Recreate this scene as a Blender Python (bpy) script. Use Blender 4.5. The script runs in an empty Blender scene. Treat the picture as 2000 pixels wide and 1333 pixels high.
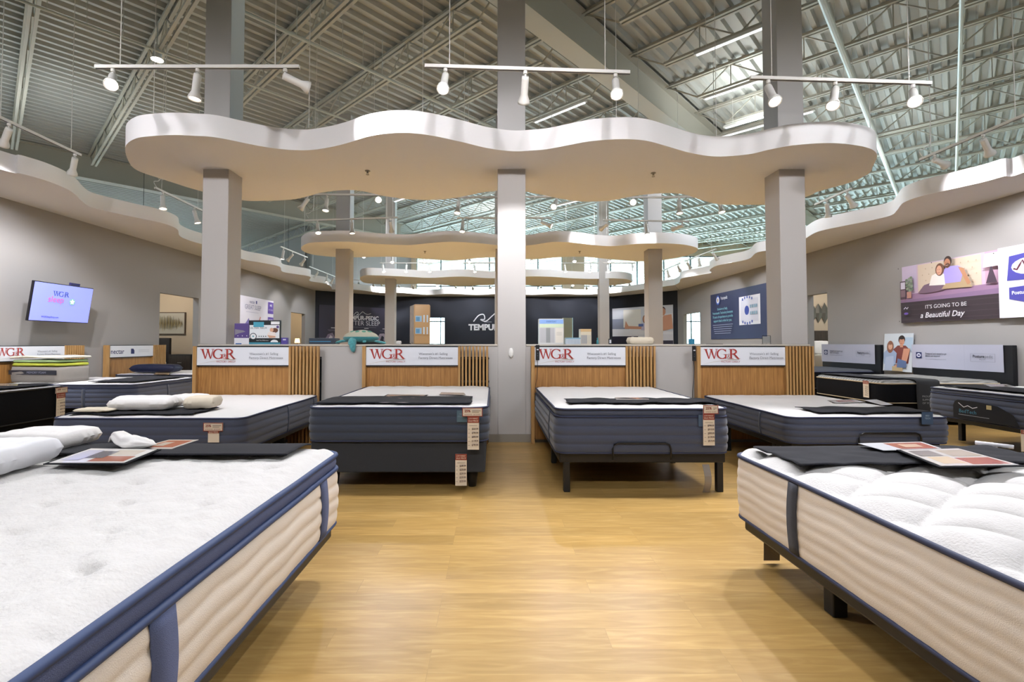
import bpy, bmesh, math, random
from mathutils import Vector, Matrix, noise
from mathutils.geometry import tessellate_polygon
random.seed(7)
PI = math.pi
SC = bpy.context.scene
COL = SC.collection

# ------------------------------------------------------------------ camera
F = 944.0; CX = 963.0; CY = 643.0; EYE = 1.30; PH = math.atan(28.0 / F)
cam_d = bpy.data.cameras.new('camera')
cam = bpy.data.objects.new('camera', cam_d); COL.objects.link(cam)
cam.location = (0, 0, EYE); cam.rotation_euler = (PI / 2 + PH, 0, 0)
cam_d.sensor_width = 36.0; cam_d.lens = F / 2000 * 36.0
cam_d.shift_x = (1000 - CX) / 2000; cam_d.shift_y = -(666.5 - CY) / 2000
cam_d.clip_start = 0.05; cam_d.clip_end = 200
SC.camera = cam


def U(px, py, z=None, Y=None, X=None):
    """a point of the place seen along the sight line (px, py) on a given plane"""
    cx = (px - CX) / F; cy = -(py - CY) / F
    d = Vector((cx, math.cos(PH) - cy * math.sin(PH), math.sin(PH) + cy * math.cos(PH)))
    if z is not None: t = (z - EYE) / d.z
    elif Y is not None: t = Y / d.y
    else: t = X / d.x
    return Vector((d.x * t, d.y * t, EYE + d.z * t))


# --------------------------------------------------------------- materials
def lin(h):
    if not isinstance(h, str): return tuple(h)
    h = h.lstrip('#'); o = []
    for i in (0, 2, 4):
        c = int(h[i:i + 2], 16) / 255
        o.append(c / 12.92 if c <= .04045 else ((c + .055) / 1.055) ** 2.4)
    return tuple(o)


MC = {}


def mat(name, color, rough=.6, metal=0., bump=0., bscale=40., vary=0., spec=.5, emit=0., stretch=None, sheen=0., trans=0.):
    key = (name, str(color), rough, emit)
    if key in MC: return MC[key]
    m = bpy.data.materials.new(name); m.use_nodes = True
    nt = m.node_tree; b = nt.nodes['Principled BSDF']
    c = lin(color)
    b.inputs['Base Color'].default_value = (*c, 1); b.inputs['Roughness'].default_value = rough
    b.inputs['Metallic'].default_value = metal; b.inputs['Specular IOR Level'].default_value = spec
    if sheen: b.inputs['Sheen Weight'].default_value = sheen
    if trans: b.inputs['Transmission Weight'].default_value = trans
    if emit:
        b.inputs['Emission Color'].default_value = (*c, 1); b.inputs['Emission Strength'].default_value = emit
    tc = nt.nodes.new('ShaderNodeTexCoord'); mp = nt.nodes.new('ShaderNodeMapping')
    nt.links.new(tc.outputs['Object'], mp.inputs['Vector'])
    if stretch: mp.inputs['Scale'].default_value = stretch
    n = nt.nodes.new('ShaderNodeTexNoise'); n.inputs['Scale'].default_value = bscale; n.inputs['Detail'].default_value = 4
    nt.links.new(mp.outputs['Vector'], n.inputs['Vector'])
    if vary:
        mx = nt.nodes.new('ShaderNodeMix'); mx.data_type = 'RGBA'
        mx.inputs[6].default_value = (*[x * (1 - vary) for x in c], 1); mx.inputs[7].default_value = (*[min(1, x * (1 + vary)) for x in c], 1)
        nt.links.new(n.outputs['Fac'], mx.inputs[0]); nt.links.new(mx.outputs[2], b.inputs['Base Color'])
    if bump:
        bp = nt.nodes.new('ShaderNodeBump'); bp.inputs['Strength'].default_value = bump; bp.inputs['Distance'].default_value = .01
        nt.links.new(n.outputs['Fac'], bp.inputs['Height']); nt.links.new(bp.outputs['Normal'], b.inputs['Normal'])
    MC[key] = m
    return m


def wood(name, c1, c2, rough=.45, stretch=(18, 18, 1.2), scale=3.):
    m = bpy.data.materials.new(name); m.use_nodes = True
    nt = m.node_tree; b = nt.nodes['Principled BSDF']; b.inputs['Roughness'].default_value = rough
    tc = nt.nodes.new('ShaderNodeTexCoord'); mp = nt.nodes.new('ShaderNodeMapping'); mp.inputs['Scale'].default_value = stretch
    nt.links.new(tc.outputs['Object'], mp.inputs['Vector'])
    n = nt.nodes.new('ShaderNodeTexNoise'); n.inputs['Scale'].default_value = scale; n.inputs['Detail'].default_value = 6; n.inputs['Distortion'].default_value = .6
    nt.links.new(mp.outputs['Vector'], n.inputs['Vector'])
    r = nt.nodes.new('ShaderNodeValToRGB'); r.color_ramp.elements[0].position = .3; r.color_ramp.elements[1].position = .7
    r.color_ramp.elements[0].color = (*lin(c1), 1); r.color_ramp.elements[1].color = (*lin(c2), 1)
    nt.links.new(n.outputs['Fac'], r.inputs['Fac']); nt.links.new(r.outputs['Color'], b.inputs['Base Color'])
    return m


def floor_mat():
    m = bpy.data.materials.new('oak_plank_floor'); m.use_nodes = True
    nt = m.node_tree; b = nt.nodes['Principled BSDF']
    tc = nt.nodes.new('ShaderNodeTexCoord')
    br = nt.nodes.new('ShaderNodeTexBrick'); br.offset = .37; br.offset_frequency = 3
    br.inputs['Scale'].default_value = 1; br.inputs['Brick Width'].default_value = 1.22; br.inputs['Row Height'].default_value = .152
    br.inputs['Mortar Size'].default_value = .0012; br.inputs['Mortar Smooth'].default_value = .3; br.inputs['Bias'].default_value = 0
    br.inputs['Color1'].default_value = (.62, .62, .62, 1); br.inputs['Color2'].default_value = (.92, .92, .92, 1); br.inputs['Mortar'].default_value = (.5, .5, .5, 1)
    sh = nt.nodes.new('ShaderNodeMapping'); sh.inputs['Location'].default_value = (100.3, 100.05, 0); nt.links.new(tc.outputs['Object'], sh.inputs['Vector']); nt.links.new(sh.outputs['Vector'], br.inputs['Vector'])
    mp = nt.nodes.new('ShaderNodeMapping'); mp.inputs['Scale'].default_value = (1.6, 13, 1)
    nt.links.new(tc.outputs['Object'], mp.inputs['Vector'])
    # shift the grain plank by plank
    ad = nt.nodes.new('ShaderNodeVectorMath'); ad.operation = 'ADD'; sc_ = nt.nodes.new('ShaderNodeVectorMath'); sc_.operation = 'SCALE'; sc_.inputs['Scale'].default_value = 37
    nt.links.new(br.outputs['Color'], sc_.inputs[0]); nt.links.new(mp.outputs['Vector'], ad.inputs[0]); nt.links.new(sc_.outputs[0], ad.inputs[1])
    n = nt.nodes.new('ShaderNodeTexNoise'); n.inputs['Scale'].default_value = 2.2; n.inputs['Detail'].default_value = 7; n.inputs['Distortion'].default_value = .8
    nt.links.new(ad.outputs[0], n.inputs['Vector'])
    r = nt.nodes.new('ShaderNodeValToRGB'); e = r.color_ramp.elements
    e[0].position = .25; e[0].color = (*lin('#b28d4e'), 1); e[1].position = .72; e[1].color = (*lin('#cfab6c'), 1)
    k = e.new(.5); k.color = (*lin('#c09a5a'), 1)
    nt.links.new(n.outputs['Fac'], r.inputs['Fac'])
    mx = nt.nodes.new('ShaderNodeMix'); mx.data_type = 'RGBA'; mx.blend_type = 'MULTIPLY'; mx.inputs[0].default_value = .55
    nt.links.new(r.outputs['Color'], mx.inputs[6]); nt.links.new(br.outputs['Color'], mx.inputs[7])
    nt.links.new(mx.outputs[2], b.inputs['Base Color'])
    b.inputs['Roughness'].default_value = .33; b.inputs['Specular IOR Level'].default_value = .45
    bp = nt.nodes.new('ShaderNodeBump'); bp.inputs['Strength'].default_value = .08; bp.inputs['Distance'].default_value = .003
    nt.links.new(n.outputs['Fac'], bp.inputs['Height']); nt.links.new(bp.outputs['Normal'], b.inputs['Normal'])
    return m


WALL = mat('wall_paint', '#a29e9b', .85)
WALLD = mat('wall_paint_dark', '#242834', .7)
CLOUD = mat('canopy_paint', '#e8e4e3', .8)
COLP = mat('column_paint', '#b8b3af', .8)
STEEL = mat('white_steel', '#b9b4a6', .55)
DECK = mat('deck_paint', '#b2b2ab', .5, vary=.08, bscale=.8)
TRK = mat('track_enamel', '#dcd8d2', .45)
OAK = wood('oak_veneer', '#966635', '#b98649')
OAKS = wood('oak_slat', '#ac7f4a', '#c49a62')
NAVYF = mat('grey_blue_ticking', '#454c61', .9, bump=.25, bscale=260, vary=.12, sheen=.3)
NAVYD = mat('charcoal_ticking', '#394152', .9, bump=.25, bscale=260, vary=.12, sheen=.2)
CORD = mat('navy_cord', '#2c3350', .7)
CORDB = mat('blue_cord', '#33466f', .6)
BAND = mat('heather_blue_band', '#5b6588', .9, bump=.4, bscale=420, vary=.3)
WHT = mat('white_knit', '#e6e2df', .9, bump=.2, bscale=160, vary=.03, sheen=.2)
PLUSH = mat('white_plush', '#dcd8d4', .95, bump=.55, bscale=90, vary=.04, sheen=.4)
CREAM = mat('cream_ticking', '#e4d8ca', .9, bump=.25, bscale=300, vary=.03)
THROW = mat('charcoal_throw', '#1f1f25', .95, bump=.3, bscale=300, vary=.2, sheen=.08, spec=.2)
BLK = mat('black_steel', '#14151a', .45)
BLKF = mat('black_fabric', '#0d0e13', .85, bump=.2, bscale=200, spec=.15)
GREYF = mat('grey_fabric', '#4b4d52', .9, bump=.3, bscale=240, vary=.12)
WAVEF = mat('silver_wave_knit', '#77746f', .7, bump=.2, bscale=120)
_nt = WAVEF.node_tree; _w = _nt.nodes.new('ShaderNodeTexWave'); _w.inputs['Scale'].default_value = 5; _w.inputs['Distortion'].default_value = 7; _w.inputs['Detail Scale'].default_value = .6
_r = _nt.nodes.new('ShaderNodeValToRGB'); _r.color_ramp.elements[0].color = (.10, .098, .09, 1); _r.color_ramp.elements[1].color = (.30, .29, .27, 1)
_tc = _nt.nodes.new('ShaderNodeTexCoord'); _nt.links.new(_tc.outputs['Object'], _w.inputs['Vector']); _nt.links.new(_w.outputs['Fac'], _r.inputs['Fac']); _nt.links.new(_r.outputs['Color'], _nt.nodes['Principled BSDF'].inputs['Base Color'])
WPAP = mat('white_print', '#e9e9ee', .5)
PIL = mat('pillow_cotton', '#e9e5e2', .9, bump=.15, bscale=60, vary=.02)
LAMP = mat('lamp_face', '#fff6ea', .4, emit=14)
TUBE = mat('tube_glow', '#f4f8ff', .4, emit=1.3)
BASEB = mat('vinyl_base', '#8d867b', .6)
WARM = mat('warm_wall_paint', '#c9b79f', .85)


# ------------------------------------------------------------ mesh builder
class MB:
    def __init__(s): s.v = []; s.f = []; s.m = []

    def add(s, vs, fs, mi=0):
        o = len(s.v); s.v += [tuple(v) for v in vs]; s.f += [tuple(i + o for i in f) for f in fs]; s.m += [mi] * len(fs)
        return s

    def box(s, x0, x1, y0, y1, z0, z1, mi=0):
        vs = [(x, y, z) for z in (z0, z1) for y in (y0, y1) for x in (x0, x1)]
        return s.add(vs, [(0, 2, 3, 1), (4, 5, 7, 6), (0, 1, 5, 4), (2, 6, 7, 3), (0, 4, 6, 2), (1, 3, 7, 5)], mi)

    def rbox(s, x0, x1, y0, y1, z0, z1, r=.01, mi=0, seg=2):
        bm = bmesh.new(); bmesh.ops.create_cube(bm, size=1)
        for v in bm.verts: v.co = Vector(((x0 + x1) / 2 + v.co.x * (x1 - x0), (y0 + y1) / 2 + v.co.y * (y1 - y0), (z0 + z1) / 2 + v.co.z * (z1 - z0)))
        bmesh.ops.bevel(bm, geom=bm.edges[:], offset=r, segments=seg, affect='EDGES', profile=.5)
        bm.verts.index_update()
        s.add([v.co[:] for v in bm.verts], [[v.index for v in f.verts] for f in bm.faces], mi); bm.free(); return s

    def beam(s, p0, p1, w, h, mi=0, up=(0, 0, 1)):
        p0 = Vector(p0); p1 = Vector(p1); d = (p1 - p0).normalized(); u = Vector(up)
        if abs(d.dot(u)) > .98: u = Vector((1, 0, 0))
        a = d.cross(u).normalized() * w / 2; b = a.cross(d).normalized() * h / 2
        vs = [p + i * a + j * b for p in (p0, p1) for i, j in ((-1, -1), (1, -1), (1, 1), (-1, 1))]
        return s.add(vs, [(0, 1, 2, 3), (7, 6, 5, 4), (0, 4, 5, 1), (1, 5, 6, 2), (2, 6, 7, 3), (3, 7, 4, 0)], mi)

    def tube(s, pts, r, n=8, mi=0, closed=False, rz=1.):
        pts = [Vector(p) for p in pts]; k = len(pts); o = len(s.v); rr = r if isinstance(r, (list, tuple)) else [r] * k
        for i, p in enumerate(pts):
            a = pts[(i - 1) % k] if (closed or i > 0) else p; b = pts[(i + 1) % k] if (closed or i < k - 1) else p
            d = (b - a).normalized(); u = Vector((0, 0, 1))
            if abs(d.z) > .95: u = Vector((1, 0, 0))
            x = d.cross(u).normalized(); y = x.cross(d).normalized()
            for j in range(n):
                t = 2 * PI * j / n; s.v.append(tuple(p + x * math.cos(t) * rr[i] + y * math.sin(t) * rr[i] * rz))
        for i in range(k if closed else k - 1):
            for j in range(n):
                A = o + i * n + j; B = o + i * n + (j + 1) % n; C = o + ((i + 1) % k) * n + (j + 1) % n; D = o + ((i + 1) % k) * n + j
                s.f.append((A, B, C, D)); s.m.append(mi)
        if not closed:
            s.f.append(tuple(o + j for j in range(n))[::-1]); s.m.append(mi)
            s.f.append(tuple(o + (k - 1) * n + j for j in range(n))); s.m.append(mi)
        return s

    def prism(s, poly, z0, z1, mi=0):
        n = len(poly)
        tri = [tuple(t) for t in tessellate_polygon([[Vector((p[0], p[1], 0)) for p in poly]])]
        s.add([(p[0], p[1], z0) for p in poly], tri, mi); s.add([(p[0], p[1], z1) for p in poly], [t[::-1] for t in tri], mi)
        o = len(s.v); s.v += [(p[0], p[1], z0) for p in poly] + [(p[0], p[1], z1) for p in poly]
        for i in range(n):
            s.f.append((o + i, o + (i + 1) % n, o + n + (i + 1) % n, o + n + i)); s.m.append(mi)
        return s

    def grid(s, fn, nu, nv, mi=0):
        o = len(s.v)
        for j in range(nv + 1):
            for i in range(nu + 1): s.v.append(tuple(fn(i / nu, j / nv)))
        for j in range(nv):
            for i in range(nu):
                a = o + j * (nu + 1) + i; s.f.append((a, a + 1, a + nu + 2, a + nu + 1)); s.m.append(mi)
        return s

    def lathe(s, prof, c=(0, 0, 0), axis=(0, 0, 1), n=20, mi=0):
        ax = Vector(axis).normalized(); u = Vector((1, 0, 0)) if abs(ax.x) < .9 else Vector((0, 1, 0)); x = ax.cross(u).normalized(); y = ax.cross(x)
        o = len(s.v); c = Vector(c)
        for r, h in prof:
            for j in range(n):
                t = 2 * PI * j / n; s.v.append(tuple(c + ax * h + (x * math.cos(t) + y * math.sin(t)) * r))
        for i in range(len(prof) - 1):
            for j in range(n):
                s.f.append((o + i * n + j, o + i * n + (j + 1) % n, o + (i + 1) * n + (j + 1) % n, o + (i + 1) * n + j)); s.m.append(mi)
        return s

    def build(s, name, mats, parent=None, smooth=False, loc=None, fixn=True):
        me = bpy.data.meshes.new(name); me.from_pydata(s.v, [], s.f)
        if not isinstance(mats, (list, tuple)): mats = [mats]
        for m in mats: me.materials.append(m)
        me.polygons.foreach_set('material_index', s.m)
        if fixn:
            bm = bmesh.new(); bm.from_mesh(me); bmesh.ops.recalc_face_normals(bm, faces=bm.faces[:]); bm.to_mesh(me); bm.free()
        if smooth: me.polygons.foreach_set('use_smooth', [True] * len(me.polygons))
        me.update()
        o = bpy.data.objects.new(name, me); COL.objects.link(o)
        if parent: o.parent = parent
        if loc: o.location = loc
        return o


def thing(name, label, cat, loc=(0, 0, 0), rot=0., group=None, rx=0.):
    o = bpy.data.objects.new(name, None); COL.objects.link(o); o.empty_display_size = .1
    o.location = loc; o.rotation_euler = (rx, 0, rot); o['label'] = label; o['category'] = cat
    if group: o['group'] = group
    return o


def tag(o, label, cat, group=None, kind=None):
    o['label'] = label; o['category'] = cat
    if group: o['group'] = group
    if kind: o['kind'] = kind
    return o


def struct(name, mb, m, smooth=False):
    o = mb.build(name, m, smooth=smooth); o['kind'] = 'structure'; return o


def dup(root, loc, rot=None, label=None, group=None):
    def cp(o, par):
        c = o.copy(); COL.objects.link(c); c.parent = par
        for ch in o.children: cp(ch, c)
        return c
    r = root.copy(); COL.objects.link(r); r.location = loc
    if rot is not None: r.rotation_euler = (0, 0, rot)
    for ch in root.children: cp(ch, r)
    if label: r['label'] = label
    if group: r['group'] = group
    return r


def smooth_curve(pts, n=6, closed=False):
    pts = [Vector(p) for p in pts]; k = len(pts); out = []
    for i in range(k if closed else k - 1):
        p1 = pts[i]; p2 = pts[(i + 1) % k]
        p0 = pts[i - 1] if (closed or i > 0) else p1; p3 = pts[(i + 2) % k] if (closed or i < k - 2) else p2
        for j in range(n):
            t = j / n
            out.append(.5 * ((2 * p1) + (p2 - p0) * t + (2 * p0 - 5 * p1 + 4 * p2 - p3) * t * t + (3 * p1 - p0 - 3 * p2 + p3) * t ** 3))
    if not closed: out.append(pts[-1])
    return out


# ------------------------------------------------- flat printed art / text
_TC = {}


def text_geo(txt, bold=0.):
    key = (txt, bold)
    if key not in _TC:
        cu = bpy.data.curves.new('t', 'FONT'); cu.body = txt; cu.size = 1; cu.resolution_u = 3; cu.offset = bold
        ob = bpy.data.objects.new('t', cu); me = bpy.data.meshes.new_from_object(ob)
        vs = [v.co[:] for v in me.vertices]; fs = [tuple(p.vertices) for p in me.polygons]
        bpy.data.objects.remove(ob); bpy.data.curves.remove(cu); bpy.data.meshes.remove(me)
        _TC[key] = (vs, fs)
    return _TC[key]


class Art:
    """printed layers on a flat panel: x right, z up, facing -Y; every layer lies a hair in front of the last"""
    def __init__(s, y=0., step=.0006): s.mb = MB(); s.mats = []; s.y = y; s.step = step; s.k = 0

    def mi(s, c, emit=0., rough=.5):
        m = c if isinstance(c, bpy.types.Material) else mat('print_ink', c, rough, emit=emit)
        if m not in s.mats: s.mats.append(m)
        return s.mats.index(m)

    def up(s): s.k += 1; return s.y - s.k * s.step

    def poly(s, pts, c, **k):
        y = s.up(); n = len(pts)
        tri = [tuple(t) for t in tessellate_polygon([[Vector((p[0], p[1], 0)) for p in pts]])]
        s.mb.add([(p[0], y, p[1]) for p in pts], tri, s.mi(c, **k)); return s

    def rect(s, x0, x1, z0, z1, c, **k): return s.poly([(x0, z0), (x1, z0), (x1, z1), (x0, z1)], c, **k)

    def ell(s, cx, cz, rx, rz, c, rot=0., n=18, a0=0, a1=2 * PI, **k):
        P = []
        for i in range(n):
            t = a0 + (a1 - a0) * i / (n if a1 - a0 > 6.2 else n - 1); x = rx * math.cos(t); z = rz * math.sin(t)
            P.append((cx + x * math.cos(rot) - z * math.sin(rot), cz + x * math.sin(rot) + z * math.cos(rot)))
        return s.poly(P, c, **k)

    def line(s, pts, w, c, **k):
        y = s.up(); vs = []; fs = []; pts = [Vector((p[0], p[1])) for p in pts]; n = len(pts); ww = w if isinstance(w, (list, tuple)) else [w] * n
        for i, p in enumerate(pts):
            d = (pts[min(i + 1, n - 1)] - pts[max(i - 1, 0)]).normalized(); q = Vector((-d.y, d.x)) * ww[i] / 2
            vs += [(p.x + q.x, y, p.y + q.y), (p.x - q.x, y, p.y - q.y)]
        for i in range(n - 1): fs.append((2 * i, 2 * i + 1, 2 * i + 3, 2 * i + 2))
        s.mb.add(vs, fs, s.mi(c, **k)); return s

    def text(s, t, x, z, h, c, al='L', sh=0., bold=0., wmax=None, sx=1., **k):
        vs, fs = text_geo(t, bold)
        if not vs: return s
        x0 = min(v[0] for v in vs); x1 = max(v[0] for v in vs); kx = h / .72 * sx; y = s.up()
        if wmax and (x1 - x0) * kx > wmax: kx = wmax / (x1 - x0)
        W = (x1 - x0) * kx; ox = {'L': 0, 'C': -W / 2, 'R': -W}[al]
        s.mb.add([(x + ox + (v[0] - x0) * kx + sh * v[1] * h / .72, y, z + v[1] * h / .72) for v in vs], fs, s.mi(c, **k)); return s

    def build(s, name, parent): return s.mb.build(name, s.mats, parent, fixn=False)


def wgr(a, x, z, h, c='#a8322b', amp='#b8402f'):
    """serif W G & R letters drawn as strokes; x left, z baseline, h cap height"""
    S = h

    def P(*p): a.poly([(x + u * S, z + v * S) for u, v in p], c)
    # W
    P((.04, 1), (.26, 1), (.52, 0), (.42, 0)); P((.46, .12), (.42, 0), (.52, 0), (.76, .92), (.70, 1))
    P((.58, 1), (.80, 1), (1.06, 0), (.96, 0)); P((1.0, .12), (.96, 0), (1.06, 0), (1.28, .94), (1.22, .94))
    P((-.06, 1), (-.06, .95), (.36, .95), (.36, 1)); P((.50, 1), (.50, .95), (.88, .95), (.88, 1)); P((1.10, 1), (1.10, .95), (1.40, .95), (1.40, 1))
    # G
    pts = []; ws = []
    for i in range(27):
        t = math.radians(38 + i * 284 / 26); pts.append((x + (1.80 + .48 * math.cos(t)) * S, z + (.5 + .47 * math.sin(t)) * S)); ws.append((.07 + .11 * abs(math.cos(t)) ** 1.5) * S)
    a.line(pts, ws, c); P((2.10, .0), (2.24, .06), (2.24, .46), (2.10, .46)); P((1.98, .46), (1.98, .42), (2.34, .42), (2.34, .46)); P((2.14, .98), (2.18, .98), (2.20, .68), (2.16, .68))
    # R
    P((2.62, 0), (2.80, 0), (2.80, 1), (2.62, 1)); P((2.48, 1), (2.48, .95), (2.9, .95), (2.9, 1)); P((2.5, 0), (2.5, .05), (2.94, .05), (2.94, 0))
    pts = [(x + (2.80 + .42 * math.sin(t)) * S, z + (.73 + .245 * math.cos(t)) * S) for t in [PI * i / 14 for i in range(15)]]
    a.line(pts, [(.06 + .11 * math.sin(PI * i / 14)) * S for i in range(15)], c)
    P((2.92, .50), (3.08, .50), (3.52, .04), (3.70, 0), (3.34, 0))
    # small ampersand
    p2 = smooth_curve([(2.60, .10, 0), (2.44, .02, 0), (2.32, .10, 0), (2.36, .22, 0), (2.50, .33, 0), (2.54, .44, 0), (2.46, .50, 0), (2.39, .42, 0), (2.44, .28, 0), (2.62, .02, 0)], 4)
    a.line([(x + p.x * S, z + p.y * S) for p in p2], .075 * S, '#e9e9ee'); a.line([(x + p.x * S, z + p.y * S) for p in p2], .045 * S, amp)


def person_print(a, cx, cz, s, skin, hair, shirt, long_hair=False, lean=0.):
    a.poly([(cx - .30 * s, cz - .75 * s), (cx - .34 * s, cz - .28 * s), (cx - .16 * s, cz - .14 * s), (cx + .16 * s, cz - .14 * s), (cx + .34 * s, cz - .28 * s), (cx + .30 * s, cz - .75 * s)], shirt)
    a.poly([(cx - .06 * s, cz - .2 * s), (cx + .06 * s, cz - .2 * s), (cx + .06 * s, cz), (cx - .06 * s, cz)], skin)
    if long_hair: a.ell(cx, cz - .02 * s, .17 * s, .26 * s, hair)
    else: a.ell(cx, cz + .06 * s, .135 * s, .15 * s, hair)
    a.ell(cx + .01 * s, cz + .0 * s, .105 * s, .14 * s, skin)
    a.ell(cx, cz + .125 * s, .12 * s, .06 * s, hair)
    for q in (-1, 1): a.ell(cx + q * .04 * s, cz + .02 * s, .014 * s, .009 * s, '#3a2a22', n=8)
    a.line([(cx - .04 * s, cz - .06 * s), (cx, cz - .075 * s), (cx + .04 * s, cz - .06 * s)], .014 * s, '#a5524a')

# ===================================================== THE ROOM AND ITS SHELL
ZS = 3.63; TS = .255          # underside and depth of the wavy canopies
ZD = 7.0                      # roof deck
YW = 6.40                     # front face of the low middle wall
XL = -7.85; XR = 8.15; YB = 24.0; YC = 21.3
TH = math.radians(46.3); D1 = Vector((-math.sin(TH), math.cos(TH), 0)); D2 = Vector((math.cos(TH), math.sin(TH), 0))

fl = MB().box(-24, 26, -6, 32, -.1, 0); struct('floor', fl, floor_mat())


def wall_run(name, pts, z0, z1, th, m, holes=()):
    """upright wall along a polyline in plan; holes = (segment, s0, s1, top)"""
    mb = MB()
    for i in range(len(pts) - 1):
        a = Vector((*pts[i], 0)); b = Vector((*pts[i + 1], 0)); d = (b - a); L = d.length; d.normalize(); n = Vector((-d.y, d.x, 0)) * th
        hs = sorted([h[1:] for h in holes if h[0] == i]); cuts = [(0, L, z0, z1)] if not hs else []
        s0 = 0
        for h in hs:
            cuts.append((s0, h[0], z0, z1)); cuts.append((h[0], h[1], h[2], z1)); s0 = h[1]
        if hs: cuts.append((s0, L, z0, z1))
        for c0, c1, q0, q1 in cuts:
            p = a + d * c0; q = a + d * c1
            vs = [(v.x, v.y, zz) for zz in (q0, q1) for v in (p, q, q + n, p + n)]
            mb.add(vs, [(0, 1, 2, 3), (7, 6, 5, 4), (0, 4, 5, 1), (1, 5, 6, 2), (2, 6, 7, 3), (3, 7, 4, 0)])
    return struct(name, mb, m)


ZW = ZS + TS - .03
dl1 = (U(312, 600, X=XL).y, U(388, 600, X=XL).y); dl2 = (U(568, 640, X=XL).y, U(596, 640, X=XL).y)
dr1 = (U(1616, 600, X=XR).y, U(1578, 600, X=XR).y); dr2 = (U(1367, 640, X=XR).y, U(1335, 640, X=XR).y)
Y0 = -5.0
wall_run('wall_left', [(XL, Y0), (XL, YC)], 0, ZW, .15, WALL, [(0, dl1[0] - Y0, dl1[1] - Y0, 2.5), (0, dl2[0] - Y0, dl2[1] - Y0, 2.52)])
wall_run('wall_right', [(XR, Y0), (XR, YC)], 0, ZW, -.15, WALL, [(0, dr1[0] - Y0, dr1[1] - Y0, 2.54), (0, dr2[0] - Y0, dr2[1] - Y0, 2.53)])
bx = [-4.95, 5.95]
h1 = (U(836, 640, Y=YB).x, U(868, 640, Y=YB).x); h2 = (U(1098, 640, Y=YB).x, U(1119, 640, Y=YB).x)
wall_run('wall_back', [(XL, YC), (bx[0], YB), (bx[1], YB), (XR, YC)], 0, ZW, .15, WALLD, [(1, h1[0] - bx[0], h1[1] - bx[0], 2.57), (1, h2[0] - bx[0], h2[1] - bx[0], 2.57)])
# outer building shell
wa = U(600, 441, z=ZD); wa.z = 0
A0 = wa + D1 * 22
shell = MB()
OUT = [(-26, -6), (28, -6), (28, 30)]
wall_run('wall_front', [(-25, -6), (27, -6)], 0, ZD + .2, -.2, WARM)
wall_run('wall_outer', [(-25, -6), (-25, A0.y + 6), (A0.x, A0.y), (wa.x, wa.y), (wa.x + D2.x * 6.2, wa.y + D2.y * 6.2)], 0, ZD + .2, .2, WALL)
wall_run('wall_east', [(27, -6), (27, 30)], 0, ZD + .2, -.2, WARM)
YO = wa.y + D2.y * 6.2; XO = wa.x + D2.x * 6.2
# daylight window wall far behind
mb = MB(); mb.box(XO, 27, YO, YO + .3, 6.35, ZD + .2); mb.box(XO, 27, YO, YO + .3, 0, .15)
for x0, x1 in ((XO, XO + .3), (4.0, 5.25), (14.5, 14.9), (26.5, 27)): mb.box(x0, x1, YO, YO + .3, .15, 6.35)
struct('wall_window_side', mb, WARM)
GL = bpy.data.materials.new('window_glass'); GL.use_nodes = True; _nt = GL.node_tree; _nt.nodes.clear()
_o = _nt.nodes.new('ShaderNodeOutputMaterial'); _m = _nt.nodes.new('ShaderNodeMixShader'); _t = _nt.nodes.new('ShaderNodeBsdfTransparent'); _g = _nt.nodes.new('ShaderNodeBsdfGlossy'); _g.inputs['Roughness'].default_value = .02
_t.inputs['Color'].default_value = (.93, .97, .97, 1); _m.inputs[0].default_value = .06
_nt.links.new(_t.outputs[0], _m.inputs[1]); _nt.links.new(_g.outputs[0], _m.inputs[2]); _nt.links.new(_m.outputs[0], _o.inputs[0])
nwin = 0
for x0, x1 in ((XO + .3, 4.0), (5.25, 14.5), (14.9, 26.5)):
    nwin += 1
    w = bpy.data.objects.new('window_%d' % nwin, None); COL.objects.link(w); w['kind'] = 'structure'
    m_ = MB(); n = round((x1 - x0) / 1.5)
    for i in range(n + 1): xx = x0 + (x1 - x0) * i / n; m_.box(xx - .03, xx + .03, YO + .08, YO + .18, .15, 6.35)
    for zz in (.18, 1.25, 2.55, 4.6, 6.32): m_.box(x0, x1, YO + .08, YO + .18, zz - .03, zz + .03)
    m_.build('window_frame', mat('dark_mullion', '#3a4a50', .5), w)
    g = MB().box(x0, x1, YO + .12, YO + .13, .2, 6.3).build('window_glass', GL, w)
    
    L = bpy.data.lights.new('sky_portal', 'AREA'); L.shape = 'RECTANGLE'; L.size = x1 - x0; L.size_y = 6.2; L.cycles.is_portal = True
    lo = bpy.data.objects.new('sky_portal', L); COL.objects.link(lo); lo.location = ((x0 + x1) / 2, YO + .05, 3.25); lo.rotation_euler = (-PI / 2, 0, 0)

# corrugated roof deck (ribs run along D2)
mb = MB(); pitch = .24; prof = [(0, 0), (.07, 0), (.10, .075), (.21, .075), (.24, 0)]
a0, a1, b0, b1 = -30, 42, -22, 48
na = int((a1 - a0) / pitch)
vs = []
for i in range(na):
    for q, zz in prof[:-1]:
        a = a0 + i * pitch + q
        for b in (b0, b1): p = D1 * a + D2 * b; vs.append((p.x, p.y, ZD + zz))
fs = [(2 * i, 2 * i + 1, 2 * i + 3, 2 * i + 2) for i in range(len(vs) // 2 - 1)]
mb.add(vs, fs); mb.build('ceiling', DECK, fixn=False)['kind'] = 'structure'
mb = MB(); p = [D1 * a + D2 * b for a, b in ((a0, b0), (a1, b0), (a1, b1), (a0, b1))]; mb.prism([(q.x, q.y) for q in p], ZD + .1, ZD + .14)
struct('ceiling_backing', mb, mat('roof_underlay', '#4f504c', .9))


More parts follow.
